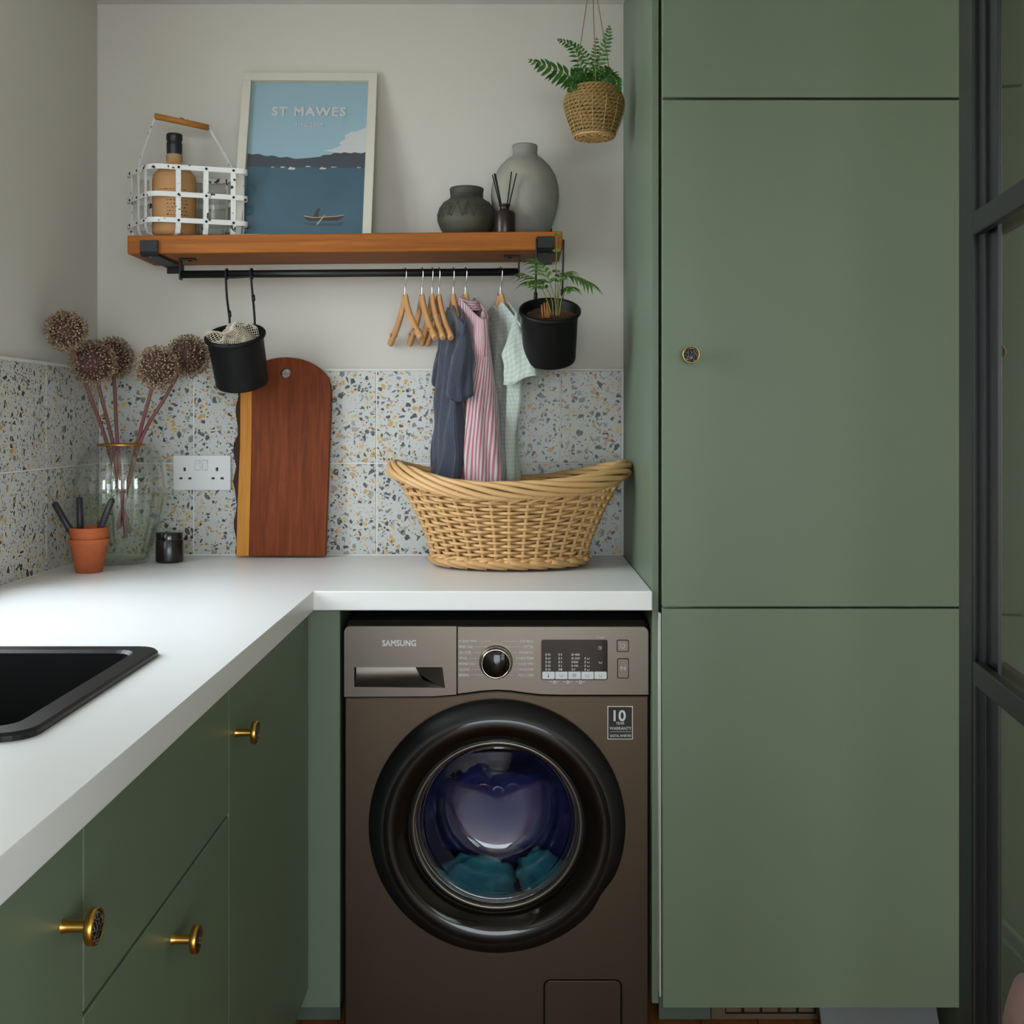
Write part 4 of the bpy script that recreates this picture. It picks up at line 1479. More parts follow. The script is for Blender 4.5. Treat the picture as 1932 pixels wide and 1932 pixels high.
mb = MB()
for k in range(14):
    a0 = -math.pi / 2 - 1.25 + k * 0.19
    seq = []
    up = k % 2 == 0
    for i in range(7):
        t = i / 6
        h = 0.043 + 0.036 * (t if up else 1 - t)
        a = a0 + 0.19 * t
        r_ = pot_r(h) + 0.0001
        seq.append((px_ + r_ * math.cos(a), 2.715 + r_ * math.sin(a), pz + 0.0005 + h))
    mb.tube(seq, 0.0008, 5)
    if k % 3 == 0:
        for j in range(4):
            seq2 = []
            for i in range(4):
                t = i / 3
                h = 0.046 + 0.028 * t
                a = a0 + 0.03 + j * 0.035 + 0.10 * t
                r_ = pot_r(h) + 0.0001
                seq2.append((px_ + r_ * math.cos(a), 2.715 + r_ * math.sin(a), pz + 0.0005 + h))
            mb.tube(seq2, 0.0007, 5)
mb.build('incised_pattern', M['pot_line'], pt)
dx = P(952, 0, 2.650).x
dz = sz(dx)
df = thing('reed_diffuser', (dx, 2.650, dz), 'small dark amber diffuser bottle with black reeds in front of the tall vase', 'diffuser')
k = 2.650 / F
MB().lathe([(0.0001, 0), (19.5 * k, 0), (20 * k, 0.002), (20 * k, 38 * k), (18 * k, 42.5 * k), (10 * k, 44 * k), (9 * k, 46 * k), (9 * k, 52 * k), (11 * k, 53 * k), (11 * k, 56 * k), (7 * k, 56 * k), (6.5 * k, 48 * k)], 36, (dx, 2.650, dz)).build('bottle', M['amber'], df)
for tx, ty, bx0 in ((929, 330, 947), (932.5, 327, 948), (934.5, 328, 949), (965, 324, 955), (974.5, 327, 957)):
    tip = P(tx, ty, 2.64)
    MB().tube([(P(bx0, 0, 2.65).x, 2.650, dz + 40 * k), tip], 0.0016, 6).build('reed', M['reed'], df)

# ------------------------------------------------------------------ hangers
def hanger(px_hook, phi, label, tip=0.0, half=0.115):
    x = (px_hook - CX) * YRL / F
    z = rzc(x)
    t = thing('clothes_hanger', (x, YRL, z), label, 'hanger', 'wooden hangers on the rail')
    t.rotation_euler = (0, 0, phi)
    # local: u = -Y (towards the room), z down from the rail centre
    mb = MB()
    rr_ = 0.0115
    pts = [Vector((0, rr_ * math.cos(a), rr_ * math.sin(a))) for a in [math.radians(-35 + 215 * k / 12) for k in range(13)]]
    pts = [Vector((0, p.y, p.z)) for p in pts]
    hk = [pts[0] + Vector((0, 0.001, -0.002))] + pts + [Vector((0, -0.0095, -0.018)), Vector((0, -0.002, -0.030)), Vector((0, 0, -0.040)), Vector((0, 0, -0.064))]
    mb.tube(smooth_path(hk, 3), 0.0013, 8)
    mb.build('hook', M['chrome'], t, world=False)
    mb = MB()
    path = [(0, 0, -0.056), (0, -0.006, -0.066), (0, -0.022, -0.088), (0, -0.045, -0.112), (0, -0.075 * half / 0.115, -0.136), (0, -0.100 * half / 0.115, -0.152), (0, -half, -0.163)]
    for sgn in (1, -1):
        pp = smooth_path([(a, b_ * sgn, c) for a, b_, c in path], 4)
        m = len(pp)
        mb.tube(pp, [(0.0058 + 0.0016 * (i / m), 0.0122 - 0.003 * (i / m) - 0.001 * abs(i / m - 0.5) + (0.002 if i / m < .2 else 0)) if 0 < i < m - 1 else (0.005, 0.006) for i in range(m)], 12, side=(1, 0, 0))
    bd = mb.build('body', M['hanger'], t, world=False)
    if half < 0.11:
        return t
    mb = MB()
    for sgn in (1, -1):
        mb = MB()
        mb.tube(smooth_path([(0, sgn * -0.086, -0.139), (0, sgn * -0.083, -0.1445)], 3), 0.0094, 12, side=(1, 0, 0))
        mb.build('notch', M['crate_wood'], bd, world=False)
    return t


D2 = math.radians
hanger(764, D2(24), 'empty wooden hanger, first on the rail, apart from the others')
hanger(796, D2(20), 'empty wooden hanger, second along the rail')
hanger(815, D2(17), 'empty wooden hanger, third along the rail')
hanger(828, D2(18), 'empty wooden hanger right beside the slate grey T-shirt')
hanger(855, D2(16), 'wooden hanger holding the slate grey T-shirt', half=0.088)
hanger(878, D2(22), 'wooden hanger holding the pink striped shirt', half=0.088)
hanger(944, D2(27), 'wooden hanger holding the pale green checked top', half=0.088)


def garment(name, px_hook, phi, label, m, w_top, w_bot, t_top, t_bot, z_bot, sleeve, seed, drop0=0.070, slope=0.72, neck=0.028, collar=False, skew=0.0):
    """cloth on a hanger; local frame as the hanger's: -Y towards the room, X across the thickness"""
    x = (px_hook - CX) * YRL / F
    z = rzc(x)
    t = thing(name, (x, YRL, z_bot), label, 'clothes', 'clothes on the rail')
    t.rotation_euler = (0, 0, phi)
    zt0 = z - z_bot                       # rail height above the hem
    n, rows = 72, 46
    grid_, uvs = [], []
    for i in range(rows + 1):
        s = i / rows
        row, ur = [], []
        for j in range(n + 1):
            a = TAU * j / n
            w = w_bot + (w_top - w_bot) * min(1, s * 1.15)
            th = t_bot + (t_top - t_bot) * s
            u = w * math.copysign(abs(math.cos(a)) ** 0.75, math.cos(a))
            v = th * math.copysign(abs(math.sin(a)) ** 0.8, math.sin(a))
            au = abs(u)
            top = zt0 - drop0 - slope * max(0, au - neck) - (0.012 * (1 - au / neck) if au < neck else 0)
            zz = s * top
            f = 1 - s ** 3
            fold = 0.008 * math.sin(u * 90 + seed + s * 2.0) * f + 0.005 * math.sin(u * 170 + 2 * seed - s * 4) * f
            nz = noise.noise(Vector((u * 14, v * 20, zz * 12 + seed))) * 0.007
            row.append(Vector((v + (fold + nz) + skew * (1 - s), -u + nz * 0.6 + 0.006 * math.sin(zz * 38 + seed) * f * (1 if u > 0 else 0.4), zz)))
            ur.append((w * 4 * j / n + 0.004 * math.sin(zz * 30), zz))
        grid_.append(row)
        uvs.append(ur)
    mb = MB()
    mb.grid(grid_, 0, True, uvs=uvs)
    body = mb.build('body', m, t, world=False, fix=False)
    so = body.modifiers.new('cloth', 'SOLIDIFY')
    so.thickness = 0.0014
    # sleeves
    for sgn in (1, -1):
        ln, r0, r1, out = sleeve if sgn > 0 else (sleeve[0] * 0.8, sleeve[1] * 0.8, sleeve[2] * 0.7, sleeve[3] * 0.25)
        ust = w_top - 0.012
        zs = zt0 - drop0 - slope * (ust - neck) - 0.004
        pth, rad = [], []
        for k in range(19):
            q = k / 18
            pth.append(Vector((0.006 * math.sin(q * 5 + seed) + skew * 0.3 * q, -sgn * (ust - 0.016 + out * math.sin(q * 1.5)), zs + 0.002 - ln * q - 0.01)))
            rad.append((r0 + (r1 - r0) * q, (r0 + (r1 - r0) * q) * (0.72 + 0.28 * q)))
        g2, uv2 = [], []
        nn = 36
        for k, p in enumerate(pth):
            q = k / 18
            row, ur = [], []
            for j in range(nn + 1):
                a = TAU * j / nn
                wob = 1 + 0.16 * math.sin(3 * a + seed + q * 3) * q + 0.10 * math.sin(7 * a + 2 * seed) * q + 0.1 * noise.noise(Vector((math.cos(a), math.sin(a), q * 5 + seed)))
                cap_ = min(1.0, 0.25 + 1.6 * q) if q < 0.5 else 1.0
                pz = p.z + 0.035 * math.sin(a) * sgn * -1 * (1 - q) * 0.8
                row.append(Vector((p.x + rad[k][0] * math.cos(a) * wob * cap_, p.y + rad[k][1] * math.sin(a) * wob * cap_, pz + 0.010 * math.cos(2 * a + seed) * q)))
                ur.append((rad[k][0] * 5.2 * j / nn, p.z))
            g2.append(row)
            uv2.append(ur)
        mb = MB()
        mb.grid(g2, 0, True, uvs=uv2)
        ov = mb.build('sleeve', m, t, world=False, fix=False)
        so = ov.modifiers.new('cloth', 'SOLIDIFY')
        so.thickness = 0.0014
    if collar:
        mb = MB()
        g3, uv3 = [], []
        for k in range(6):
            q = k / 5
            row, ur = [], []
            for j in range(31):
                a = TAU * j / 30
                rr_ = 1.0 + 0.55 * max(0, q - 0.35)
                hgt = (0.020 * math.sin(min(1, q / 0.4) * 1.57) - 0.040 * max(0, q - 0.4))
                row.append(Vector((0.019 * rr_ * math.cos(a), -0.006 + 0.036 * rr_ * math.sin(a), zt0 - drop0 - 0.012 + hgt - 0.012 * abs(math.sin(a)))))
                ur.append((zt0 + q * 0.05, 0.1 * j / 30))
            g3.append(row)
            uv3.append(ur)
        mb.grid(g3, 0, True, uvs=uv3)
        ov = mb.build('collar', m, t, world=False, fix=False)
        so = ov.modifiers.new('cloth', 'SOLIDIFY')
        so.thickness = 0.0016
    return t


garment('tee_shirt', 855, D2(16), 'slate grey T-shirt on the rail over the wicker basket', M['tee'], 0.112, 0.085, 0.010, 0.024, 1.075, (0.165, 0.025, 0.028, 0.030), 0.4, drop0=0.078, slope=0.62, skew=-0.022)
garment('striped_shirt', 880, D2(25), 'pink and white striped shirt hanging between the grey and green tops', M['stripe'], 0.112, 0.082, 0.022, 0.046, 1.06, (0.40, 0.029, 0.042, 0.016), 1.7, drop0=0.068, slope=0.62, collar=True, skew=0.012)
garment('checked_top', 944, D2(27), 'pale green checked seersucker top with puffed sleeve, last on the rail', M['check'], 0.108, 0.075, 0.010, 0.020, 1.07, (0.130, 0.030, 0.040, 0.036), 3.1, drop0=0.072, slope=0.70, skew=-0.004)

# ------------------------------------------------------------------ hanging pots
def tilted_pot(name, rim_px, Yc, tilt, roll, r_rim, r_top, r_bot, h, label, cat, m):
    c = P(*rim_px, Yc)
    MX = Matrix.Translation(c) @ Matrix.Rotation(roll, 4, 'Y') @ Matrix.Rotation(tilt, 4, 'X')
    base = MX @ Vector((0, 0, -h))
    t = thing(name, base, label, cat)
    mb = MB().lathe([(0.0001, -h), (r_bot - 0.006, -h), (r_bot - 0.0015, -h + 0.0015), (r_bot, -h + 0.006), (r_top, -0.012), (r_top + 0.001, -0.010), (r_rim - 0.0015, -0.0095), (r_rim, -0.007), (r_rim, -0.002), (r_rim - 0.0015, 0.0),
                     (r_top - 0.001, 0.0), (r_top - 0.003, -0.004), (r_bot - 0.004, -h + 0.006), (0.0001, -h + 0.004)], 56)
    mb.xf(MX).build('pot', m, t)
    return t, MX, c


bk, BMX, bc = tilted_pot('hanging_bucket', (443, 630), 2.605, D2(26), D2(-2.5), 0.0695, 0.0630, 0.0605, 0.124, 'black enamel bucket tipped forward on a rail hook, holding cream netting', 'bucket', M['black_enamel'])
for i, (hx, hy0, mx_, my_, ex, ey) in enumerate(((425.5, 509, 428, 560, 433, 600), (472.5, 508, 477, 560, 480.5, 602))):
    a = P(hx, hy0, YRL - 0.013)
    X0 = a.x
    zr = rzc(X0)
    arc = [Vector((X0, YRL + 0.0115 * math.sin(t_), zr + 0.0115 * math.cos(t_))) for t_ in [math.radians(150 - 30 * k) for k in range(9)]]
    e = P(ex, ey, 2.655)
    md = P(mx_, my_, 2.680)
    pth = arc + [md, e, e + Vector((0.001, -0.004, -0.03))]
    MB().tube(smooth_path(pth, 4), 0.0027, 10).build('hook', M['black_iron'], bk)
    cpx, cpy = ((433, 592), (478, 562))[i]
    cp0 = P(cpx, cpy, 2.660 if i == 0 else 2.680)
    dirv = (e - md).normalized()
    MB().tube([cp0 - dirv * 0.007, cp0 + dirv * 0.007], 0.0042, 12).build('sleeve', M['black_iron'], bk)
a, b_ = P(428, 523, YRL - 0.012), P(474, 521, YRL - 0.012)
MB().tube(smooth_path([a + Vector((0, 0.010, 0.006)), a + Vector((0.003, 0, -0.001)), b_ + Vector((-0.003, 0, -0.001)), b_ + Vector((0, 0.010, 0.006))], 5), 0.0022, 10).build('hook_bar', M['black_iron'], bk)
# netting crumpled in the bucket (real mesh of threads)
mb = MB()
nn = 24
rows = []
for i in range(nn + 1):
    row = []
    for j in range(nn + 1):
        u, v = i / nn * 2 - 1, j / nn * 2 - 1
        rr_ = max(abs(u), abs(v))
        ang = math.atan2(v, u)
        rad = 0.053 * rr_
        hgt = 0.012 * (1 - rr_ ** 2) - 0.014 * rr_ + 0.011 * noise.noise(Vector((u * 1.6, v * 1.6, 3.3))) + 0.006 * math.sin(u * 6 + v * 4)
        x_, y_ = rad * math.cos(ang), rad * math.sin(ang)
        if x_ < -0.022 and y_ < 0.03:
            k_ = (-0.022 - x_) / 0.03
            hgt += 0.016 * k_
            x_ -= 0.016 * k_
        if y_ > 0.0 and x_ > -0.03:
            hgt += 0.020 * (y_ / 0.05)
        row.append(Vector((x_, y_, hgt)))
    rows.append(row)
mb.grid(rows, 0, True)
mb.xf(BMX)
net = mb.build('net_bag', M['net'], None, fix=False)
wf = net.modifiers.new('threads', 'WIREFRAME')
wf.thickness = 0.0015
wf.use_even_offset = False
tag(net, 'cream mesh produce bag stuffed into the hanging black bucket', 'bag')

pp_, PMX, ppc = tilted_pot('plant_pot', (1037.5, 583), 2.545, D2(28), D2(0), 0.0695, 0.0630, 0.0605, 0.124, 'black enamel pot hooked on the shelf bracket, holding a small palm', 'pot', M['black_enamel'])
for px in (1012.5, 1063):
    y0_ = 456 if px < 1030 else 457
    a = P(px, y0_, 2.604)
    e = P(px - 2, 555 if px < 1030 else 549, 2.60)
    MB().tube(smooth_path([a + Vector((0, 0.012, -0.006)), a + Vector((0, 0.008, 0.001)), a + Vector((0, 0.0, 0)), a.lerp(e, 0.5), e + Vector((0, 0, 0)), e + Vector((0, -0.002, -0.02))], 5), 0.0024, 10).build('hook', M['black_iron'], pp_)
    MB().tube([e + Vector((0, 0, 0.004)), e + Vector((0, 0, -0.010))], 0.0042, 12).build('sleeve', M['black_iron'], pp_)
a, b_ = P(1012.5, 456, 2.604) + Vector((0, 0.011, -0.005)), P(1063, 457, 2.604) + Vector((0, 0.011, -0.005))
mb = MB()
rows = []
for k in range(9):
    r_ = 0.0585 * k / 8
    rows.append([Vector((r_ * math.cos(TAU * j / 40), r_ * math.sin(TAU * j / 40), -0.020 + 0.004 * noise.noise(Vector((r_ * 60, j * 0.7, 1))) * (k > 0))) for j in range(40)])
mb.grid(rows, 0, True, closed=True)
mb.xf(PMX).build('soil', M['soil'], pp_)
palm = thing('palm_plant', PMX @ Vector((0, 0, -0.02)), 'small parlour palm with narrow fronds growing in the hanging black pot', 'plant')


def leaflet(mb, b, d, n_, ln, wd, droop=0.0):
    """lance-shaped leaflet: base b, direction d, normal n_"""
    s = d.cross(n_).normalized()
    pts = []
    for t, w in ((0, 0.15), (0.3, 1.0), (0.6, 0.8), (1.0, 0.0)):
        c = b + d * (ln * t) - Vector((0, 0, 1)) * (droop * ln * t * t)
        pts.append((c, w * wd))
    v = [pts[0][0] + s * pts[0][1], pts[0][0] - s * pts[0][1], pts[1][0] + s * pts[1][1], pts[1][0] - s * pts[1][1], pts[2][0] + s * pts[2][1], pts[2][0] - s * pts[2][1], pts[3][0],
         pts[1][0] - n_ * wd * 0.35, pts[2][0] - n_ * wd * 0.3]
    mb.add(v, [(0, 1, 7), (0, 7, 2), (1, 3, 7), (2, 7, 8, 4), (3, 5, 8, 7), (4, 8, 6), (5, 6, 8)], 0, True)


def frond(path, n, ln, wd, prof, m, ms, parent, rr=0.0009, ang=60, droop=0.3, start=0.2, up=Vector((0, 0, 1)), fold=0.0):
    pth = smooth_path(path, 6)
    m_ = len(pth)
    mb = MB()
    mb.tube(pth, [rr * (1 - 0.7 * i / m_) for i in range(m_)], 5, 1)
    for k in range(n):
        q = start + (1 - start) * k / (n - 1)
        f = q * (m_ - 1)
        i = min(int(f), m_ - 2)
        p = pth[i].lerp(pth[i + 1], f - i)
        t = (pth[i + 1] - pth[i]).normalized()
        sd_ = t.cross(up)
        sd_ = sd_.normalized() if sd_.length > 1e-4 else Vector((1, 0, 0))
        nn_ = sd_.cross(t).normalized()
        L_ = ln * prof(q)
        for sgn in (1, -1):
            aa = math.radians(ang * (1 - 0.35 * q) + R.uniform(-6, 6))
            d = (t * math.cos(aa) + sd_ * sgn * math.sin(aa) + nn_ * fold * R.uniform(0.6, 1.2)).normalized()
            leaflet(mb, p, d, nn_, L_ * R.uniform(0.9, 1.1), wd * (0.5 + 0.5 * prof(q)), droop)
    return mb.build('frond', [m, ms], parent, fix=False)


fan = lambda q: 0.55 + 0.45 * math.sin(min(1.0, q) * 2.6)
Yp = 2.535
root = lambda px: P(px, 596, 2.545)
for pa_, n_, l_ in (([(1050, 596), (1046, 560), (1030, 515), (1012, 492)], 7, 0.050),
                    ([(1044, 596), (1040, 562), (1020, 532), (990, 517)], 7, 0.045),
                    ([(1052, 596), (1055, 550), (1063, 522), (1092, 523), (1112, 532)], 8, 0.045),
                    ([(1050, 596), (1052, 552), (1056, 520), (1075, 512)], 6, 0.035),
                    ([(1041, 596), (1032, 566), (1016, 534), (999, 530)], 6, 0.045),
                    ([(1055, 596), (1060, 562), (1072, 542), (1080, 543)], 5, 0.030),
                    ([(1049, 596), (1048, 545), (1050, 490), (1051, 444)], 3, 0.016)):
    pth = [P(x_, y_, 2.54 - 0.02 * i) for i, (x_, y_) in enumerate(pa_)]
    frond(pth, n_, l_, 0.0042, fan, M['palm'], M['palm_stem'], palm, 0.0014, 58, 0.5, 0.52)
for px, ht in ((1024, 0.030), (1029, 0.034), (1034, 0.036), (1037, 0.026), (1032, 0.020)):
    b_ = P(px, 600, 2.535)
    MB().tube([b_, b_ + Vector((-0.002, 0.004, ht))], 0.0022, 7).build('cut_cane', M['cane'], palm)

# ------------------------------------------------------------------ hanging fern basket
HYc = 2.56
hc = P(1121, 168, HYc)
hb_ = P(1121, 258, HYc)
hbk = thing('hanging_basket', (hc.x, HYc, hb_.z), 'seagrass hanging basket on jute cords by the tall cabinet', 'basket')
nrow = 14
Hh = hc.z - hb_.z
for i in range(nrow):
    q = i / (nrow - 1)
    r_ = 0.0445 + 0.0215 * math.sin(min(1, q * 1.25) * 1.5) - 0.010 * max(0, q - 0.72) / 0.28
    z = hb_.z + 0.005 + q * (Hh - 0.009)
    mb = MB()
    for st in range(2):
        pth = []
        for k in range(90):
            a = TAU * k / 90
            tw = a * 17 + math.pi * st + i
            pth.append(Vector((hc.x + (r_ + 0.0022 * math.cos(tw)) * math.cos(a), HYc + (r_ + 0.0022 * math.cos(tw)) * math.sin(a), z + 0.0022 * math.sin(tw) + 0.0008 * math.sin(a * 3 + i))))
        mb.tube(pth, 0.0027, 6, closed=True)
    mb.build('rope_coil', M['seagrass'], hbk)
mb = MB()
mb.lathe([(0.0001, 0.0015), (0.042, 0.001), (0.044, 0.004)], 40, (hc.x, HYc, hb_.z))
for k in range(9):
    for st in range(2):
        off = (k - 4) * 0.0095
        hw = math.sqrt(max(0, 0.041 ** 2 - off ** 2))
        pth = []
        for j in range(9):
            t = -1 + 2 * j / 8
            wv = 0.0018 * (1 if (j + k + st) % 2 else -1)
            p = (t * hw, off) if st == 0 else (off, t * hw)
            pth.append((hc.x + p[0], HYc + p[1], hb_.z - 0.0012 + wv))
        mb.tube(pth, 0.0026, 5)
mb.tube([(hc.x + 0.0445 * math.cos(TAU * k / 48), HYc + 0.0445 * math.sin(TAU * k / 48), hb_.z) for k in range(48)], 0.003, 6, closed=True)
mb.build('woven_base', M['wicker'], hbk)
for k in range(14):
    a = TAU * k / 14 + 0.1
    pth = []
    for i in range(14):
        q = i / 13 * 0.75
        r_ = 0.0445 + 0.0215 * math.sin(min(1, q * 1.25) * 1.5) + 0.0052
        pth.append((hc.x + r_ * math.cos(a), HYc + r_ * math.sin(a), hb_.z + 0.004 + q * (Hh - 0.009)))
    MB().tube(pth, 0.0005, 5).build('stitch', M['stitch'], hbk)
apex = Vector((P(1117, 0, HYc).x, HYc, ZC - 0.012))
for ang in (-90, 150, 30):
    a = math.radians(ang)
    MB().tube([(hc.x + 0.054 * math.cos(a), HYc + 0.054 * math.sin(a), hc.z - 0.01), apex], 0.0011, 6).build('cord', M['jute'], hbk)
MB().tube(smooth_path([apex + Vector((0, 0, -0.004)), apex + Vector((0.008, 0, 0.0)), apex + Vector((0.006, 0, 0.008)), apex + Vector((0, 0, 0.012))], 5), 0.0015, 8).build('ceiling_hook', M['chrome'], hbk)
MB().disc(0.052, -0.012, 32, (hc.x, HYc, hc.z)).build('soil', M['soil'], hbk)
fern = thing('fern', (hc.x, HYc, hc.z - 0.012), 'green fern with arching fronds in the hanging seagrass basket', 'plant')
fp_ = lambda q: max(0.06, math.sin(min(1, (q * 0.86 + 0.14)) * math.pi) ** 0.7)
for pa_, n_, l_, w_, yo in (([(1108, 168), (1080, 146), (1045, 130), (1010, 116)], 10, 0.040, 0.0056, -0.03),
                            ([(1108, 166), (1070, 152), (1030, 128), (998, 112)], 12, 0.026, 0.0040, 0.0),
                            ([(1112, 166), (1098, 128), (1080, 88), (1052, 74)], 15, 0.022, 0.0032, -0.02),
                            ([(1117, 166), (1112, 120), (1095, 92), (1072, 76)], 14, 0.018, 0.003, 0.02),
                            ([(1124, 166), (1132, 118), (1145, 78), (1150, 48)], 15, 0.020, 0.0032, -0.01),
                            ([(1120, 166), (1122, 120), (1124, 94), (1126, 70)], 11, 0.016, 0.003, 0.02),
                            ([(1132, 168), (1148, 142), (1160, 148), (1168, 172)], 15, 0.022, 0.0045, -0.03),
                            ([(1126, 168), (1140, 132), (1150, 138), (1158, 150)], 14, 0.022, 0.0045, 0.02),
                            ([(1116, 168), (1104, 140), (1090, 136), (1080, 150)], 14, 0.022, 0.0045, -0.035),
                            ([(1120, 168), (1120, 146), (1126, 134), (1136, 140)], 12, 0.024, 0.005, -0.035),
                            ([(1112, 170), (1098, 150), (1082, 156), (1074, 174)], 12, 0.020, 0.0045, -0.045)):
    pth = [P(x_, y_, HYc + yo * i / 2) for i, (x_, y_) in enumerate(pa_)]
    frond(pth, n_, l_, w_, fp_, M['fern'], M['palm_stem'], fern, 0.0011, 66, 0.25, 0.12, up=Vector((0.1, -0.93, 0.3)))

# ------------------------------------------------------------------ wicker laundry basket
BX, BY = -0.0105, 2.612
wb = thing('laundry_basket', (BX, BY, WT), 'oval wicker laundry basket with twisted rim on the worktop', 'basket')
NS = 32


def rim_z(a):
    return 1.098 + 0.042 * abs(math.cos(a)) ** 2.3


def bpt(a, h, off=0.0):
    fl = 0.45 * h + 0.55 * h ** 1.7
    ax = 0.170 + (0.262 - 0.170) * fl
    ay = 0.118 + (0.165 - 0.118) * fl
    z0 = WT + 0.020
    z = z0 + h * (rim_z(a) - 0.012 - z0)
    nx, ny = math.cos(a) / ax, math.sin(a) / ay
    l_ = math.hypot(nx, ny)
    return Vector((BX + ax * math.cos(a) + off * nx / l_, BY + ay * math.sin(a) + off * ny / l_, z))


# even spacing of the stakes round the oval
angs = []
tot = [0.0]
for k in range(720):
    a0, a1 = TAU * k / 720, TAU * (k + 1) / 720
    tot.append(tot[-1] + (bpt(a1, 0.5) - bpt(a0, 0.5)).length)


def ang_at(f):
    s = (f % 1.0) * tot[-1]
    lo, hi = 0, 720
    while hi - lo > 1:
        mid = (lo + hi) // 2
        if tot[mid] <= s:
            lo = mid
        else:
            hi = mid
    return TAU * (lo + (s - tot[lo]) / (tot[hi] - tot[lo])) / 720


for k in range(NS):
    a = ang_at(k / NS)
    MB().tube([bpt(a, h / 8, 0.0035) for h in range(9)], 0.0044, 7).build('stake', M['wicker'], wb)
NW = 19
for i in range(NW):
    h = 0.055 + 0.845 * i / (NW - 1)
    mb = MB()
    pth = []
    N = NS * 6
    for k in range(N):
        f = k / N
        a = ang_at(f)
        off = 0.0074 * math.cos(math.pi * NS * f + math.pi * i)
        jit = 0.010 * noise.noise(Vector((f * 9, i * 1.3, 0.5))) + 0.006 * math.sin(f * TAU * 3 + i * 0.8)
        pth.append(bpt(a, min(0.97, h + jit), off))
    mb.tube(pth, [R.uniform(0.0031, 0.0040)] * N, 7, closed=True)
    mb.build('weaver', M['wicker'], wb)
# twisted rim
NR = 7
for st in range(NR):
    pth = []
    N = 220
    for k in range(N):
        f = k / N
        a = ang_at(f)
        c = bpt(a, 1.0) + Vector((0, 0, 0.004))
        e = 1e-3
        t = (bpt(a + e, 1.0) - bpt(a - e, 1.0)).normalized()
        o1 = Vector((math.cos(a) / 0.262, math.sin(a) / 0.165, 0.9)).normalized()
        o1 = (o1 - t * o1.dot(t)).normalized()
        o2 = t.cross(o1)
        ph = TAU * st / NR + TAU * 3 * f
        rr_ = 0.0135 + 0.0015 * math.sin(k * 0.21 + st)
        pth.append(c + o1 * (rr_ * 0.95 * math.cos(ph)) + o2 * (rr_ * 1.15 * math.sin(ph)))
    MB().tube(pth, 0.0062, 8, closed=True).build('rim_strand', M['wicker'], wb)
# slanting ends under the rim
for k in range(NS):
    a = ang_at(k / NS)
    a2 = ang_at((k + 1.5) / NS)
    MB().tube([bpt(a, 0.86, 0.007), bpt((ang_at((k + 0.7) / NS)), 0.92, 0.010), bpt(a2, 0.985, 0.012)], 0.0038, 6).build('rim_stay', M['wicker'], wb)
# foot border of overlapping ends
NF = 20
for k in range(NF):
    f0 = k / NF
    pth = []
    for j in range(7):
        q = j / 6
        p = bpt(ang_at(f0 + q * 1.9 / NF), 0.0, 0.014 - 0.014 * q)
        p.z = WT + 0.0215 - 0.0138 * q
        pth.append(p)
    MB().tube(pth, [0.0050, 0.0070, 0.0072, 0.0072, 0.0068, 0.0060, 0.0044], 8).build('foot_border', M['wicker'], wb)
for k in range(2):
    mb = MB()
    pth = []
    N = NS * 6
    for j in range(N):
        f = j / N
        p = bpt(ang_at(f), 0.02, 0.006 * math.cos(math.pi * NS * f + math.pi * k) + 0.003)
        p.z += 0.003 * math.sin(math.pi * NS * f + math.pi * k)
        pth.append(p)
    mb.tube(pth, 0.0048, 7, closed=True)
    mb.build('weaver', M['wicker'], wb)
mb = MB()
mb.add([(BX + 0.166 * math.cos(TAU * k / 60), BY + 0.114 * math.sin(TAU * k / 60), WT + 0.014) for k in range(60)], [tuple(range(60))])
mb.build('base', M['wicker'], wb)

# ------------------------------------------------------------------ vase of alliums
GX, GY = -0.915, 2.658
gv = thing('glass_vase', (GX, GY, WT), 'big ribbed clear glass vase with gold rim, half full of water', 'vase')
kk = GY / F
outer = [(44, 1060), (47, 1058), (54, 1040), (64, 1005), (74, 970), (80.5, 940), (82.5, 915), (80, 890), (73, 868), (62, 852), (50, 843), (42.5, 838.5)]
op = [(w * kk, (1060 - y) * kk) for w, y in outer]
op = [(r_, h + 0.001) for r_, h in op]
ip = [(max(0.001, r_ - 0.0035), h + (0.006 if i < 2 else 0)) for i, (r_, h) in enumerate(op)]


def dense(pf, n=5):
    return [(p.x, p.y) for p in smooth_path([Vector((a, b_, 0)) for a, b_ in pf], n)]


mb = MB()
RIB = (22, 0.018)
prof_all = [(0.0001, 0.001)] + dense(op) + dense(ip)[::-1] + [(0.0001, 0.008)]
mb.lathe(prof_all, 132, (GX, GY, WT), rib=RIB)
mb.build('glass', M['vase_glass'], gv)
mb = MB().tube([(GX + 42.3 * kk * math.cos(TAU * k / 56), GY + 42.3 * kk * math.sin(TAU * k / 56), WT + op[-1][1] + 0.001) for k in range(56)], 0.0027, 8, closed=True)
mb.build('gold_rim', M['gold'], gv)
wl = (1060 - 931) * kk
wp = [(0.0001, 0.0085)] + [(r_ - 0.0008, h + 0.0005) for r_, h in dense(ip) if 0.007 < h < wl] + [(78 * kk, wl), (0.0001, wl)]
MB().lathe(wp, 66, (GX, GY, WT)).build('water', M['water'], gv)
heads = [(125, 624, 2.47, 40, 203, 0.020, 'allium on the tallest stem, its head against the bare side wall'),
         (176, 685, 2.55, 45, 213, 0.006, 'largest allium head, front of the left pair in the vase'),
         (213, 675, 2.68, 40, 222, -0.010, 'allium partly hidden behind the largest head'),
         (297, 693, 2.57, 42, 258, 0.004, 'pinkish allium, front of the right pair in the vase'),
         (355, 672, 2.68, 42, 262, 0.012, 'brownish allium next to the black hanging bucket')]
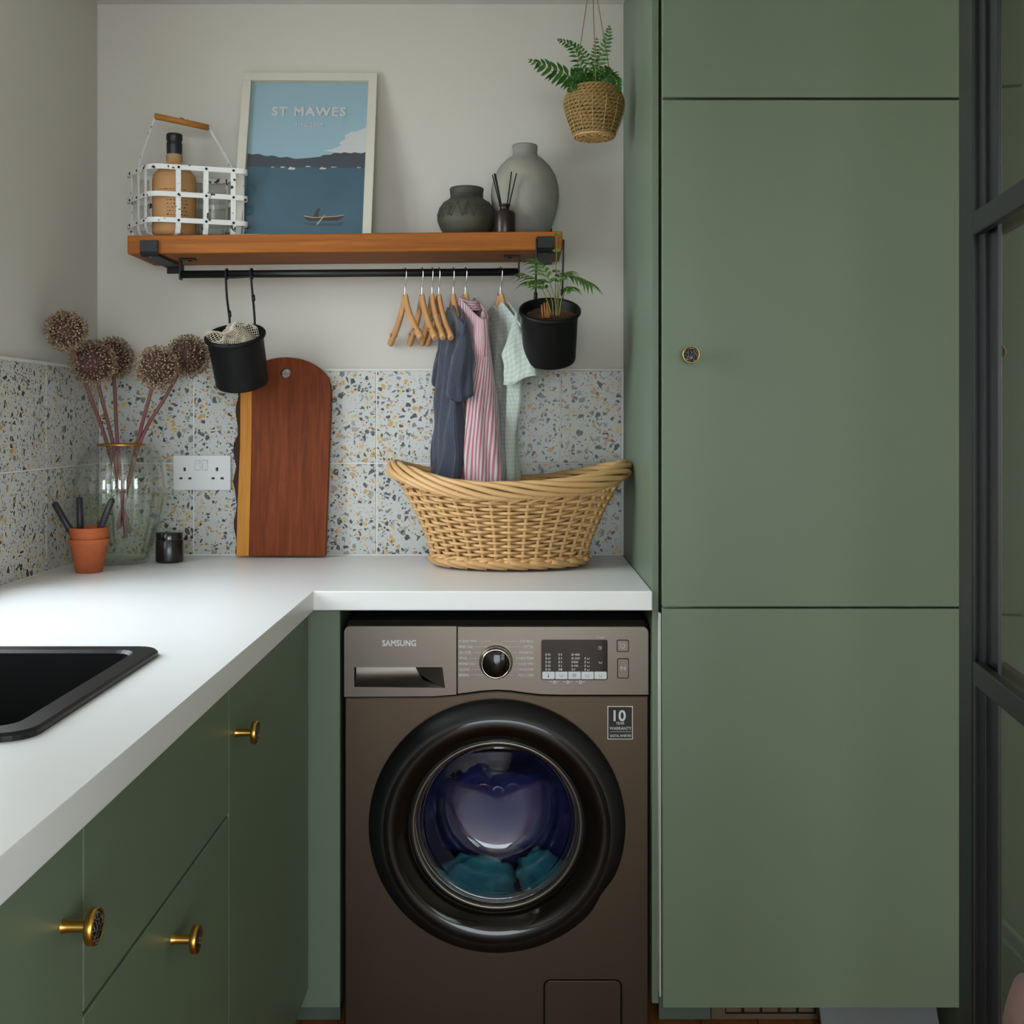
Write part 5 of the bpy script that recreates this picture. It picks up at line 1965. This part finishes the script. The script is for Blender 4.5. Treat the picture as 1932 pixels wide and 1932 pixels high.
for px, py, Yh, rp, rimx, _, lab in heads:
    c = P(px, py, Yh)
    r_ = rp * Yh / F
    rimp = P(rimx, 838, GY - 0.012)
    low = Vector((GX + (GX - rimp.x) * 0.35 + 0.006, GY + R.uniform(-0.012, 0.012), WT + R.uniform(0.05, 0.10)))
    al = thing('allium', low, lab, 'flower', 'dried alliums in the glass vase')
    pth = smooth_path([low, Vector((rimp.x, rimp.y, WT + op[-1][1])), rimp.lerp(c, 0.55) + Vector((0, 0, 0)), c], 6)
    MB().tube(pth, [0.0042] * len(pth), 9).build('stem', M['stem'], al)
    mb = MB()
    ns = 760
    for k in range(ns):
        zz = 1 - 2 * (k + 0.5) / ns
        a = k * 2.39996 + R.uniform(-0.1, 0.1)
        q = math.sqrt(1 - zz * zz)
        d_ = Vector((q * math.cos(a), q * math.sin(a), zz))
        d_ = (d_ + Vector((R.uniform(-.06, .06), R.uniform(-.06, .06), R.uniform(-.06, .06)))).normalized()
        rr_ = r_ * R.uniform(0.86, 1.04)
        b_ = d_.orthogonal().normalized()
        e_ = d_.cross(b_)
        p0 = c + d_ * (r_ * 0.75)
        p1 = c + d_ * (rr_ - 0.004)
        w_ = 0.0004
        mb.add([p0 + b_ * w_, p0 - b_ * w_ * .5 + e_ * w_, p0 - b_ * w_ * .5 - e_ * w_, p1 + b_ * w_, p1 - b_ * w_ * .5 + e_ * w_, p1 - b_ * w_ * .5 - e_ * w_],
               [(0, 1, 4, 3), (1, 2, 5, 4), (2, 0, 3, 5)], 0, True)
        w2 = R.uniform(0.0016, 0.0024)
        ln = 0.0052
        ring = [p1 + d_ * (ln * 0.45) + (b_ * math.cos(TAU * j / 5) + e_ * math.sin(TAU * j / 5)) * w2 for j in range(5)]
        mb.add([p1] + ring + [p1 + d_ * ln], [(0, 1 + j, 1 + (j + 1) % 5) for j in range(5)] + [(6, 1 + (j + 1) % 5, 1 + j) for j in range(5)], 0, True)
    hd = mb.build('flower_head', M['floret'], al, fix=False)
    hd['kind'] = 'stuff'
    mb = MB()
    rows = []
    for i in range(9):
        t = math.pi * i / 8
        rows.append([c + Vector((math.sin(t) * math.cos(TAU * j / 16), math.sin(t) * math.sin(TAU * j / 16), math.cos(t))) * (r_ * 0.76) for j in range(16)])
    mb.grid(rows, 0, True, closed=True).build('head_core', M['floret_core'], al)

# ------------------------------------------------------------------ terracotta pots, candles, jar
TX, TY = P(168, 0, 2.495).x, 2.495
k = TY / F
lo = thing('terracotta_pot', (TX, TY, WT), 'lower plain terracotta pot standing on the worktop', 'pot', 'stacked terracotta pots')
MB().lathe([(0.0001, 0.0), (22 * k, 0), (24 * k, 0.001), (33.5 * k, 52 * k), (36.5 * k, 55 * k), (36.5 * k, 62 * k), (36 * k, 63 * k), (33 * k, 63 * k), (31 * k, 52 * k), (22 * k, 4 * k), (0.0001, 4 * k)], 44, (TX, TY, WT + 0.0005)).build('vessel', M['terracotta'], lo)
up_ = thing('terracotta_pot', (TX, TY, WT + 6 * k), 'upper terracotta pot nested in another, holding dark candles', 'pot', 'stacked terracotta pots')
MB().lathe([(0.0001, 6 * k), (19 * k, 6 * k), (30 * k, 61 * k), (33.5 * k, 65 * k), (35.5 * k, 83 * k), (35 * k, 84.5 * k), (32.5 * k, 84.5 * k), (28 * k, 60 * k), (18 * k, 9 * k), (0.0001, 9 * k)], 44, (TX, TY, WT + 0.0005)).build('vessel', M['terracotta'], up_)
for bxp, byp, txp, typ, yy, lab in ((163, 1052, 102, 948, -0.005, 'dark candle tilting towards the side wall'), (153, 1050, 150, 938, 0.014, 'upright dark candle in the terracotta pot'), (168, 1050, 212, 941, -0.010, 'dark candle tilting towards the glass vase')):
    a = P(bxp, byp, TY + yy)
    b_ = P(txp, typ, TY + yy * 1.5)
    cd = thing('candle', a, lab, 'candle', 'dark candles in the terracotta pot')
    d_ = (b_ - a).normalized()
    MB().tube([a, b_ - d_ * 0.003, b_], [0.0072, 0.0070, 0.0045], 16).build('wax', M['candle'], cd)
    MB().tube([b_ - d_ * 0.001, b_ + d_ * 0.004, b_ + d_ * 0.008 + Vector((0.001, 0, 0.001))], 0.0008, 5).build('wick', M['wick'], cd)
JX, JY = P(320, 0, 2.672).x, 2.672
k = JY / F
jt = thing('candle_jar', (JX, JY, WT), 'small black glass candle jar with lid on the worktop', 'jar')
MB().lathe([(0.0001, 0), (22 * k, 0), (25 * k, 0.0015), (25.5 * k, 0.005), (25.5 * k, 41 * k), (24 * k, 43.5 * k), (0.0001, 43.5 * k)], 44, (JX, JY, WT + 0.0005)).build('glass', M['jar_black'], jt)
MB().lathe([(24.5 * k, 43 * k), (24.7 * k, 55 * k), (24 * k, 56 * k), (0.0001, 56.2 * k)], 44, (JX, JY, WT + 0.0005)).build('lid', M['jar_lid'], jt)

# ------------------------------------------------------------------ socket
YK = YB - TT - 0.009


def K(px, py):
    q = P(px, py, YK)
    return (q.x, q.z)


so_ = thing('double_socket', (P(380.5, 892, YK).x, YK, P(380, 925, YK).z), 'white double plug socket on the terrazzo tiles', 'socket')
mb = MB()
holes = []
for c0 in (0, 61):
    for x0, y0, x1, y1 in ((346, 889, 350.5, 882), (338, 904.5, 344, 900.5), (355, 904.5, 361, 900.5)):
        holes.append([K(x0 + c0, y0), K(x1 + c0, y0), K(x1 + c0, y1), K(x0 + c0, y1)])
sw = [rrect(*K(367.5, 887), *K(378, 868), 0.001, 2), rrect(*K(381, 887), *K(392, 868), 0.001, 2)]
mb.plate(rrect(*K(327, 924.5), *K(435, 859.5), 0.004), holes + sw, YK, 0.0088)
mb.build('face_plate', M['socket'], so_, 0.0015, 2, merge=True)
bx('socket_back', (K(330, 0)[0], YK + 0.0075, K(0, 922)[1]), (K(432, 0)[0], YK + 0.0087, K(0, 862)[1]), M['socket_hole'], so_)
for r4 in ((367.5, 887, 378, 868), (381, 887, 392, 868)):
    a, b_ = K(r4[0] + 0.5, r4[1] - 0.5), K(r4[2] - 0.5, r4[3] + 0.5)
    zm = (a[1] + b_[1]) / 2
    mb = MB()
    mb.add([(a[0], YK + 0.0005, a[1]), (b_[0], YK + 0.0005, a[1]), (b_[0], YK + 0.001, zm), (a[0], YK + 0.001, zm), (a[0], YK - 0.0022, b_[1]), (b_[0], YK - 0.0022, b_[1]),
            (a[0], YK + 0.006, a[1]), (b_[0], YK + 0.006, a[1]), (a[0], YK + 0.006, b_[1]), (b_[0], YK + 0.006, b_[1])],
           [(0, 1, 2, 3), (3, 2, 5, 4), (0, 6, 7, 1), (4, 5, 9, 8), (0, 3, 4, 8, 6), (1, 7, 9, 5, 2)])
    mb.build('switch', M['socket'], so_)

# ------------------------------------------------------------------ chopping board
YC = 2.752
kc = 2.77 / F


def Cb(px, py):
    return ((px - 530) * kc, (1053 - py) * kc)


bm_ = Matrix.Translation((P(530, 0, YC).x, YC, WT + 0.0045)) @ Matrix.Rotation(-D2(3.6), 4, 'X')
cbd = thing('chopping_board', (P(530, 0, YC).x, YC, WT), 'arched dark hardwood chopping board with a pale live edge, leaning on the tiles', 'chopping board')
arch = []
for k in range(19):
    a = math.pi * k / 18 * 0.985
    arch.append((535 + 86 * math.cos(a) * (1 if a < 1.57 else 1.02), 745 - 67 * math.sin(a) ** 0.9))
main = [(470, 1053), (611, 1053), (613, 1050), (617, 900), (621, 760)] + [p for p in arch if p[0] > 472]
main += [(471, 704), (472, 850)]
mb = MB()
mb.plate([Cb(*p) for p in main], [[Cb(534 + 9.5 * math.cos(TAU * k / 20), 708 + 9 * math.sin(TAU * k / 20)) for k in range(20)]], 0, 0.020)
mb.xf(bm_).build('heartwood', M['board'], cbd, 0.0012, 2, merge=True)
mb = MB()
mb.plate([Cb(*p) for p in [(446, 1053), (469.8, 1053), (471.8, 850), (470.8, 705), (455, 718), (449, 735), (450, 850), (447, 950)]], [], 0, 0.020)
mb.xf(bm_).build('sapwood_edge', M['sapwood'], cbd, 0.0012, 2, merge=True)
edge = [(445.8, 1053)]
for k in range(22):
    y = 1045 - k * 14.6
    edge.append((443 + 2.5 * math.sin(k * 1.3) - 3.0 * (8 < k < 15) + R.uniform(-1, 1), y))
edge += [(448.8, 735), (449.8, 850), (446.8, 950)]
mb = MB()
mb.plate([Cb(*p) for p in edge], [], 0.002, 0.017)
mb.xf(bm_).build('bark_edge', M['bark'], cbd)

# ------------------------------------------------------------------ steel and glass door
DD = Vector((0.1309, 0.9914, 0))                # along the leaf, away from the camera
DN = Vector((-0.9914, 0.1309, 0))               # its face towards the room


def DP(y, o, z):
    """point on the leaf: y measured along the room, o proud of the glass"""
    base = Vector((0.328 + 0.132 * y, y, 0))
    p = base + DN * o
    return Vector((p.x, p.y, z))


def dbox(mb, y0, y1, o0, o1, z0, z1):
    mb.add([DP(y0, o0, z0), DP(y1, o0, z0), DP(y1, o1, z0), DP(y0, o1, z0), DP(y0, o0, z1), DP(y1, o0, z1), DP(y1, o1, z1), DP(y0, o1, z1)],
           [(0, 3, 2, 1), (4, 5, 6, 7), (0, 1, 5, 4), (1, 2, 6, 5), (2, 3, 7, 6), (3, 0, 4, 7)])
    return mb


DZ0, DZ1, DY0 = 0.012, 2.20, 0.28
door = thing('door_1', DP(1.15, 0, 0), 'open black steel glazed door leaf', kind='structure')
for y0, y1, o1, bv in ((1.169, 1.224, 0.012, 0.003), (1.1462, 1.1688, 0.006, 0.0012), (1.1157, 1.1460, 0.002, 0.0006)):
    dbox(MB(), y0, y1, -0.003, o1, DZ0, DZ1).build('stile_section', M['steel'], door, bv, 3)
dbox(MB(), DY0 - 0.09, DY0, -0.003, 0.012, DZ0, DZ1).build('stile_section', M['steel'], door, 0.0025, 3)
dbox(MB(), DY0, 1.1155, -0.003, 0.006, DZ0, DZ0 + 0.06).build('rail', M['steel'], door, 0.0015, 3)
dbox(MB(), DY0, 1.1155, -0.003, 0.006, DZ1 - 0.05, DZ1).build('rail', M['steel'], door, 0.0015, 3)
bars = [0.532, 0.986, 1.440, 1.894]
for z in bars:
    dbox(MB(), DY0, 1.150, 0.0063, 0.0165, z - 0.0118, z + 0.0118).build('glazing_bar', M['steel'], door, 0.002, 3)
    dbox(MB(), DY0, 1.1155, 0.0008, 0.0062, z - 0.006, z + 0.006).build('bar_web', M['steel'], door)
lv = [DZ0 + 0.06] + bars + [DZ1 - 0.05]
for i in range(len(lv) - 1):
    z0 = lv[i] + (0 if i == 0 else 0.0)
    z1 = lv[i + 1]
    mb = MB()
    mb.add([DP(DY0, 0, z0), DP(1.1152, 0, z0), DP(1.1152, 0, z1), DP(DY0, 0, z1)], [(0, 1, 2, 3)])
    mb.build('pane', M['pane'], door)
tag(lump('pink_bundle', (0.965, 2.06, 0.12), 0.062, 0.12, 0.118, M['pink'], 5.0, 0.06), 'pink rounded bundle on the floor, seen through the glass door', 'bundle')
